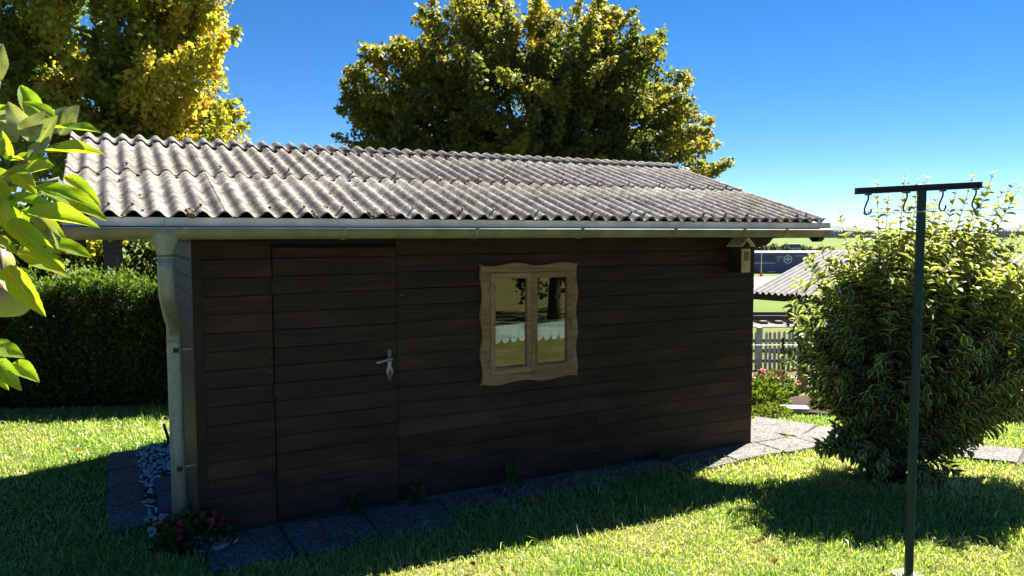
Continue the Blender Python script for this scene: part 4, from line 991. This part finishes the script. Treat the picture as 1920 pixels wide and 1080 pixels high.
# fallen leaves
fl = [leaf_template([0,.25,.5,.75,1],[0,.30,.42,.26,0],.5,.3)]
M_FALL = leafmat('fallen_leaf', [(0,(.30,.09,.02)),(.5,(.42,.14,.03)),(1,(.32,.20,.08))], .3)
spots = [(890,1062,'orange fallen leaf on the grass below the shed window'),(1215,1027,'brown fallen leaf on the sunlit lawn'),(1242,1032,'small orange fallen leaf beside the brown one'),(1462,962,'brown fallen leaf at the edge of the bush shadow'),(1454,1047,'russet fallen leaf near the bottom edge of the lawn'),(935,1066,'pale tan fallen leaf right of the orange one'),(150,842,'yellow fallen leaf on the far left lawn'),(1730,965,'pale fallen leaf right of the clothes post')]
for k, (px, py, lab) in enumerate(spots):
    Yt = 5.0
    for _ in range(30):
        q = at(px,py,Yt); g_ = float(gh(q.x,q.y))+.04; dirv = q-Vector((0,0,EYE)); Yt *= (g_-EYE)/dirv.z
    q = at(px,py,Yt); T = fl[0]
    m = npmesh('fallen_leaf', T[0]*.045, [T[1],T[2]], M_FALL, {'tint':np.full(len(T[0]),(k*.37)%1),'edge':T[3]})
    o = link('fallen_leaf', m); o.location = q; o.rotation_euler = (random.uniform(-.5,.6),random.uniform(-.4,.4),random.uniform(0,6)); tag(o, lab, 'leaf', 'fallen leaves on the lawn')

# ================================================================== beyond the garden
rng = np.random.default_rng(81); random.seed(81)
# picket fence with a wire net in front
fr_ = empty('picket_fence', (4.2,14.1,float(gh(4.2,14.1))), R(4)); tag(fr_, 'pale weathered picket fence behind the garden bed', 'fence')
M_PICK = plain('silvered_pickets', (.36,.37,.36), .8, 0, .25, 12)
pm = MB().prism([(-.024,0),(.024,0),(.024,.70),(0,.735),(-.024,.70)], -.011, .011, 'y').mesh('picket', M_PICK)
for k in range(46):
    o = link('picket', pm, fr_); o.location = (-.9+k*.088,random.uniform(-.004,.004),-.02+random.uniform(-.012,.012)); o.rotation_euler = (0,random.uniform(-.02,.02),0)
for zz in (.16,.54): MB().box(-1.0,3.2,.013,.045,zz-.03,zz+.03).build('rail', plain('fence_rail', (.10,.10,.095), .85), fr_)
for xx in (.36,1.9): MB().box(xx-.045,xx+.045,-.10,-.02,-.2,.80).build('post', M_PICK, fr_)
wf = empty('wire_fence', (3.4,12.0,float(gh(3.4,12.0)))); tag(wf, 'sagging diagonal wire net fence in front of the pickets', 'fence')
wm = MB()
for k in range(-6,34):
    a = k*.085; 
    if True: wm.tube([(a,0,.62),(a+.55,0,.02)], .0022, 4)
    if k % 2 == 0: wm.tube([(a,.01,.02),(a+.55,.01,.62)], .0014, 4)
o = wm.build('wire_net', M_IRON, wf); o['kind'] = 'stuff'
for zz in (.08,.60): MB().tube([(-.5,0,zz),(3.4,0,zz)], .006, 5).build('tension_wire', M_IRON, wf)
MB().tube([(.88,.03,-.1),(.88,.03,.72)], .022, 8).build('post', M_BLACK, wf)
# lean-to with a corrugated roof down the slope
cr_ = empty('lean_to', (6.28,20.0,float(gh(6.3,20))), math.atan2(-.8,.6)); tag(cr_, 'low open lean-to with pale corrugated roof beyond the fence', 'lean-to')
zg = float(gh(6.3,20)); ez = .60-zg
M_PALE = plain('pale_corrugated', (.22,.21,.195), .8, 0, .3, 6)
rf = MB(); sl_ = math.atan(1.0/3.36); rf.prism([(.02,ez-.07),(3.45,ez-.07+3.43*math.tan(sl_)),(3.45,ez-.035+3.43*math.tan(sl_)),(.02,ez-.035)], .02, 6.2, 'x'); rf_ = rf.build('roof', M_DARK, cr_)
nn = 57; xs = np.arange(nn)*.02; Vv = np.concatenate([np.stack([xs,np.full(nn,yy),.036*np.cos(2*np.pi*xs/.18)-s_*.006],1) for s_ in (0,1) for yy in (0.,3.6)])
a = np.arange(nn-1); Fq = np.concatenate([np.stack([a,a+1,a+nn+1,a+nn],1),np.stack([a+2*nn,a+1+2*nn,a+1,a],1),np.stack([a+3*nn,a+3*nn+1,a+2*nn+1,a+2*nn],1)])
cmsh = npmesh('roof_sheet', Vv, [Fq], M_PALE); cmsh.polygons.foreach_set('use_smooth', np.zeros(len(cmsh.polygons), bool)); cmsh.update()
for k in range(6): o = link('roof_sheet', cmsh, rf_); o.location = (k*1.04,-.05,ez+.004*(k%2)); o.rotation_euler = (sl_,0,0)
MB().box(.0,6.2,.05,.12,ez-.19,ez-.072).build('eave_beam', M_DARK, cr_)
for xx, yy in ((1.85,.085),(4.4,.085),(1.85,3.2),(4.4,3.2)): MB().box(xx-.07,xx+.07,yy-.06,yy+.06,-.6,ez-.19+(yy-.08)*.29).build('post', M_DARK, cr_)
# railway track
z = float(gh(7,33)); M_BALL = plain('ballast', (.15,.14,.128), .95, 0, .35, 3)
bl = MB(); xs = np.linspace(-30,60,31); bl.add([(x_,31.0+.02*x_,float(gh(x_,31.0+.02*x_))+.03) for x_ in xs]+[(x_,36.5+.02*x_,float(gh(x_,36.5+.02*x_))+.03) for x_ in xs], [(i,i+1,32+i,31+i) for i in range(30)])
tag(bl.build('ballast_bed', M_BALL), kind='structure')
trk = empty('railway_track', (7,33.6,float(gh(7,33.6)))); tag(trk, 'straight railway track crossing beyond the picket fence', 'railway track')
for yy in (-.75,.75): MB().box(-30,50,yy-.05,yy+.05,.18,.36).build('rail', plain('rusty_rail', (.055,.045,.04), .6, .4), trk)
sm = MB().box(-.13,.13,-1.3,1.3,.02,.17).mesh('sleeper', plain('sleeper_wood', (.12,.105,.09), .9))
for k in range(40): o = link('sleeper', sm, trk); o.location = (-8+k*.65,0,0)
# gravel yard and warehouse
yd = MB(); xs = np.linspace(20,110,10); ys_ = np.linspace(62,188,12)
yd.add([(x_,y_,float(gh(x_,y_))+.10) for y_ in ys_ for x_ in xs], [(j*10+i,j*10+i+1,j*10+i+11,j*10+i+10) for j in range(11) for i in range(9)]); tag(yd.build('gravel_yard', plain('yard_gravel', (.17,.155,.13), .95, 0, .3, .3)), kind='structure')
wz = float(gh(70,192)); wh = empty('warehouse', (50,190,wz)); tag(wh, 'long dark blue industrial building with white hexagon emblem beyond the track', 'building')
M_BLUE = plain('blue_cladding', (.052,.068,.16), .6, 0, .12, .4); M_BLUE2 = plain('dark_blue_band', (.028,.038,.10), .5, 0, .1, .4); M_WHITE = plain('white_paint', (.72,.73,.76), .6, 0, .06, 1)
MB().box(0,70,0,25,0,5.45).build('wall', M_BLUE, wh); MB().box(-.3,70.3,-.3,25.3,5.45,5.75).build('roof_edge', plain('grey_parapet', (.11,.12,.14), .7), wh)
MB().box(8.4,15.2,-.10,-.005,3.6,5.2).build('window_band', M_BLUE2, wh); MB().box(8.4,15.2,-.14,-.005,3.05,3.3).build('canopy', plain('pale_blue_trim', (.33,.37,.5), .6), wh)
for k in range(2): MB().box(8.6+k*2.3,10.5+k*2.3,-.1,-.005,.2,2.7).build('roller_door', M_BLUE2, wh)
for k in range(5): MB().box(8.6+2.3,13.0,-.13,-.105,.6+k*.45,.66+k*.45).build('door_bar', plain('door_bar_paint', (.20,.24,.38), .6), wh)
for k in range(4): MB().box(13.5+k*.45,13.75+k*.45,-.1,-.005,.85,1.15).build('small_window', M_WHITE, wh); MB().box(13.5+k*.45,13.75+k*.45,-.1,-.005,.05,.35).build('small_window', M_WHITE, wh)
hx, hz_ = 18.3, 4.05
hexo = [(hx+1.15*math.sin(k*math.pi/3), hz_+1.15*math.cos(k*math.pi/3)) for k in range(6)]; hexi = [(hx+.98*math.sin(k*math.pi/3), hz_+.98*math.cos(k*math.pi/3)) for k in range(6)]
em = MB()
for k in range(6): j = (k+1)%6; em.prism([hexo[k],hexo[j],hexi[j],hexi[k]], -.10, -.004, 'y')
em.box(hx-.6,hx+.6,-.1,-.004,hz_-.12,hz_+.10); em.prism([(hx-.5,hz_+.25),(hx+.5,hz_+.25),(hx,hz_+.55)],-.1,-.004,'y'); em.box(hx-.45,hx+.45,-.1,-.004,hz_-.45,hz_-.38)
em.build('emblem', M_WHITE, wh)
lt = MB()
for (a, b, z_) in ((15.6,17.0,4.75),(15.6,16.5,4.35),(15.6,16.2,3.75),(20.2,22.6,4.95)): lt.box(a,b,-.06,-.004,z_-.07,z_+.07)
lt.build('lettering', plain('pale_lettering', (.42,.45,.55), .6), wh)
q = at(1427,518,172); mk = empty('marker_pole', (q.x,172,float(gh(q.x,172)))); tag(mk, 'thin white pole with red drum foot in front of the blue building', 'pole')
MB().tube([(0,0,0),(0,0,6.0)], .07, 8).build('pole', M_WHITE, mk); MB().tube([(0,0,.2),(0,0,1.5)],[.32,.28],10).build('red_drum', plain('red_plastic', (.6,.07,.05), .5), mk)
# far trees behind the building
M_FAR = leafmat('far_leaves', [(0,(.02,.035,.012)),(.5,(.055,.08,.02)),(1,(.13,.13,.025))], .3)
cms = []
for v in range(3):
    n = 900; d_ = rand_dirs(n); qd = rng.uniform(.3,1,n)**.5; P = d_*qd[:,None]*np.array([2.4,2.4,2.6])*(1+.25*np.sin(d_[:,0:1]*5+v)); P[:,2] += 4.0
    V0, F3, F4, E_ = T_SIMPLE; D = rand_dirs(n); X = np.cross(D, rand_dirs(n)); X /= np.linalg.norm(X,axis=1,keepdims=True); Z = np.cross(X,D)
    V = P[:,None,:]+.75*(V0[None,:,0:1]*X[:,None,:]+V0[None,:,1:2]*D[:,None,:]+V0[None,:,2:3]*Z[:,None,:])
    cms.append(npmesh('crown', V.reshape(-1,3), [(F3[None]+(np.arange(n)*4)[:,None,None]).reshape(-1,3)], M_FAR, {'tint':np.repeat(np.clip(rng.normal(.3+.22*v,.15,n),0,1),4),'edge':np.zeros(n*4)}))
tmsh = MB().tube([(0,0,-1),(0,0,3.5)], [.3,.18], 6).mesh('trunk', BARK)
names_ = ['leftmost','second','third','fourth','fifth','sixth','seventh','eighth']
for k, (px, Y, s_) in enumerate(((1420,222,.95),(1436,226,.8),(1452,220,.92),(1468,228,.85),(1506,224,.8),(1521,226,.75),(1537,222,.8),(1556,224,.75))):
    x_ = (px-960)/FPX*Y; g_ = float(gh(x_,Y)); r_ = empty('far_tree', (x_,Y,g_)); r_.scale = (s_,s_,s_)
    tag(r_, '%s small tree from the shed corner in the row above the blue building'%names_[k], 'tree', 'row of trees behind the blue building')
    link('crown', cms[k % 3], r_); link('trunk', tmsh, r_)
q = at(1490,466,300); hs = empty('farmhouse', (q.x,300,float(gh(q.x,300)))); tag(hs, 'small house with dark roof among the trees on the green slope', 'house')
MB().box(-2.6,2.6,0,6,0,2.3).build('wall', plain('bluish_render', (.35,.38,.48), .8), hs)
MB().prism([(-3,2.3),(3,2.3),(1.9,3.7),(-1.9,3.7)], -.4, 6.4, 'y').build('roof', plain('slate_roof', (.035,.04,.055), .7), hs)
for k in range(3): MB().box(-1.9+k*1.5,-1.1+k*1.5,-.08,-.004,.7,1.7).build('window', M_BLUE2, hs)
# field track on the slope
ft = MB(); P_ = [(170,420),(195,470),(220,560),(240,640)]
ft.add([(a+s_*2.2,b,float(gh(a,b))+.25) for a,b in ((120,640),(165,560),(200,480),(225,420)) for s_ in (-1.6,1.6)], [(0,1,3,2),(2,3,5,4),(4,5,7,6)]); tag(ft.build('field_track', plain('track_gravel', (.27,.26,.24), .95)), kind='structure')
# wood on the skyline
n = 2000; xs = rng.uniform(250,1450,n); ys_ = rng.uniform(1850,2050,n); fo = MB()
for a, b in zip(xs, ys_):
    z_ = float(gh(a,b)); h_ = random.uniform(12,20); r_ = random.uniform(3,5); c_ = []
    vs = [(a,b,z_+h_)]+[(a+r_*math.cos(t*1.05)*random.uniform(.7,1.2),b+r_*math.sin(t*1.05),z_+h_*random.uniform(.30,.6)) for t in range(6)]+[(a+r_*.9*math.cos(t*1.05),b+r_*.9*math.sin(t*1.05),z_) for t in range(6)]
    fo.add(vs, [(0,1+t,1+(t+1)%6) for t in range(6)]+[(1+t,7+t,7+(t+1)%6,1+(t+1)%6) for t in range(6)])
tag(fo.build('forest', plain('far_wood', (.035,.05,.03), .95, 0, .4, .15)), 'dark wood along the top of the green slope', 'forest', kind='stuff')
# mountains
n = 160; xs = np.linspace(-4500,7500,n); hh = 95+55*np.sin(xs/900+.6)+32*np.sin(xs/370+2)+16*np.sin(xs/140); hh = np.maximum(hh,25)
Vm = [(a,5600,-60) for a in xs]+[(a,6000,b*.55-20) for a,b in zip(xs,hh)]+[(a,6500,b) for a,b in zip(xs,hh)]+[(a,7600,-60) for a in xs]
tag(MB().add(Vm, [(r*n+i,r*n+i+1,(r+1)*n+i+1,(r+1)*n+i) for r in range(3) for i in range(n-1)]).build('mountains', plain('mountain_forest', (.05,.065,.05), .95, 0, .3, .002), None, True), kind='structure')
# low white hut right of the bush
x_, y_ = 10.6, 15.5; z_ = float(gh(x_,y_)); ht = empty('white_hut', (x_,y_,z_-.2)); tag(ht, 'low white garden hut glimpsed behind the right side of the bush', 'hut')
MB().box(-.55,2.6,0,2.4,0,1.75).build('wall', plain('white_render', (.72,.74,.78), .8, 0, .08, 2), ht); MB().prism([(-.7,1.75),(2.8,1.75),(2.8,1.83),(-.7,1.83)], -.25, 2.6, 'y').build('roof', plain('hut_roof_felt', (.10,.11,.13), .9), ht)
# garden tree to the right of the camera, mirrored in the window panes
gz_ = float(gh(7.3,2.2))
tree('garden_tree', (7.3,2.2,gz_), 2.5, .12, [(7.3,2.2,gz_+3.6,1.7,1.7,1.2),(6.6,2.9,gz_+2.6,1.0,.9,.8),(8.3,1.6,gz_+2.7,1.1,1.1,.9),(6.3,1.7,gz_+2.2,.7,.7,.7),(8.2,2.8,gz_+1.9,.6,.8,.7),(9.3,1.2,gz_+.9,1.3,1.3,.6),(6.9,2.9,gz_+1.2,.5,.5,.4)], 120, 110, .10, M_GREEN, 'small garden tree mirrored in the right window pane', lambda P, C, r: .35+.2*r, None, .36, 91, 30)

# ================================================================== air
hzm = bpy.data.materials.new('hazy_air'); hzm.use_nodes = True; hn = hzm.node_tree.nodes; hn.remove(hn['Principled BSDF'])
pv = hn.new('ShaderNodeVolumePrincipled'); pv.inputs['Color'].default_value = (.72,.84,1,1); pv.inputs['Density'].default_value = 2.5e-5; pv.inputs['Anisotropy'].default_value = 0
hzm.node_tree.links.new(pv.outputs[0], hn['Material Output'].inputs['Volume'])
tag(MB().box(-9300,9300,-340,9300,-75,330).build('haze', hzm), 'thin bluish air over the valley', 'haze', kind='stuff')
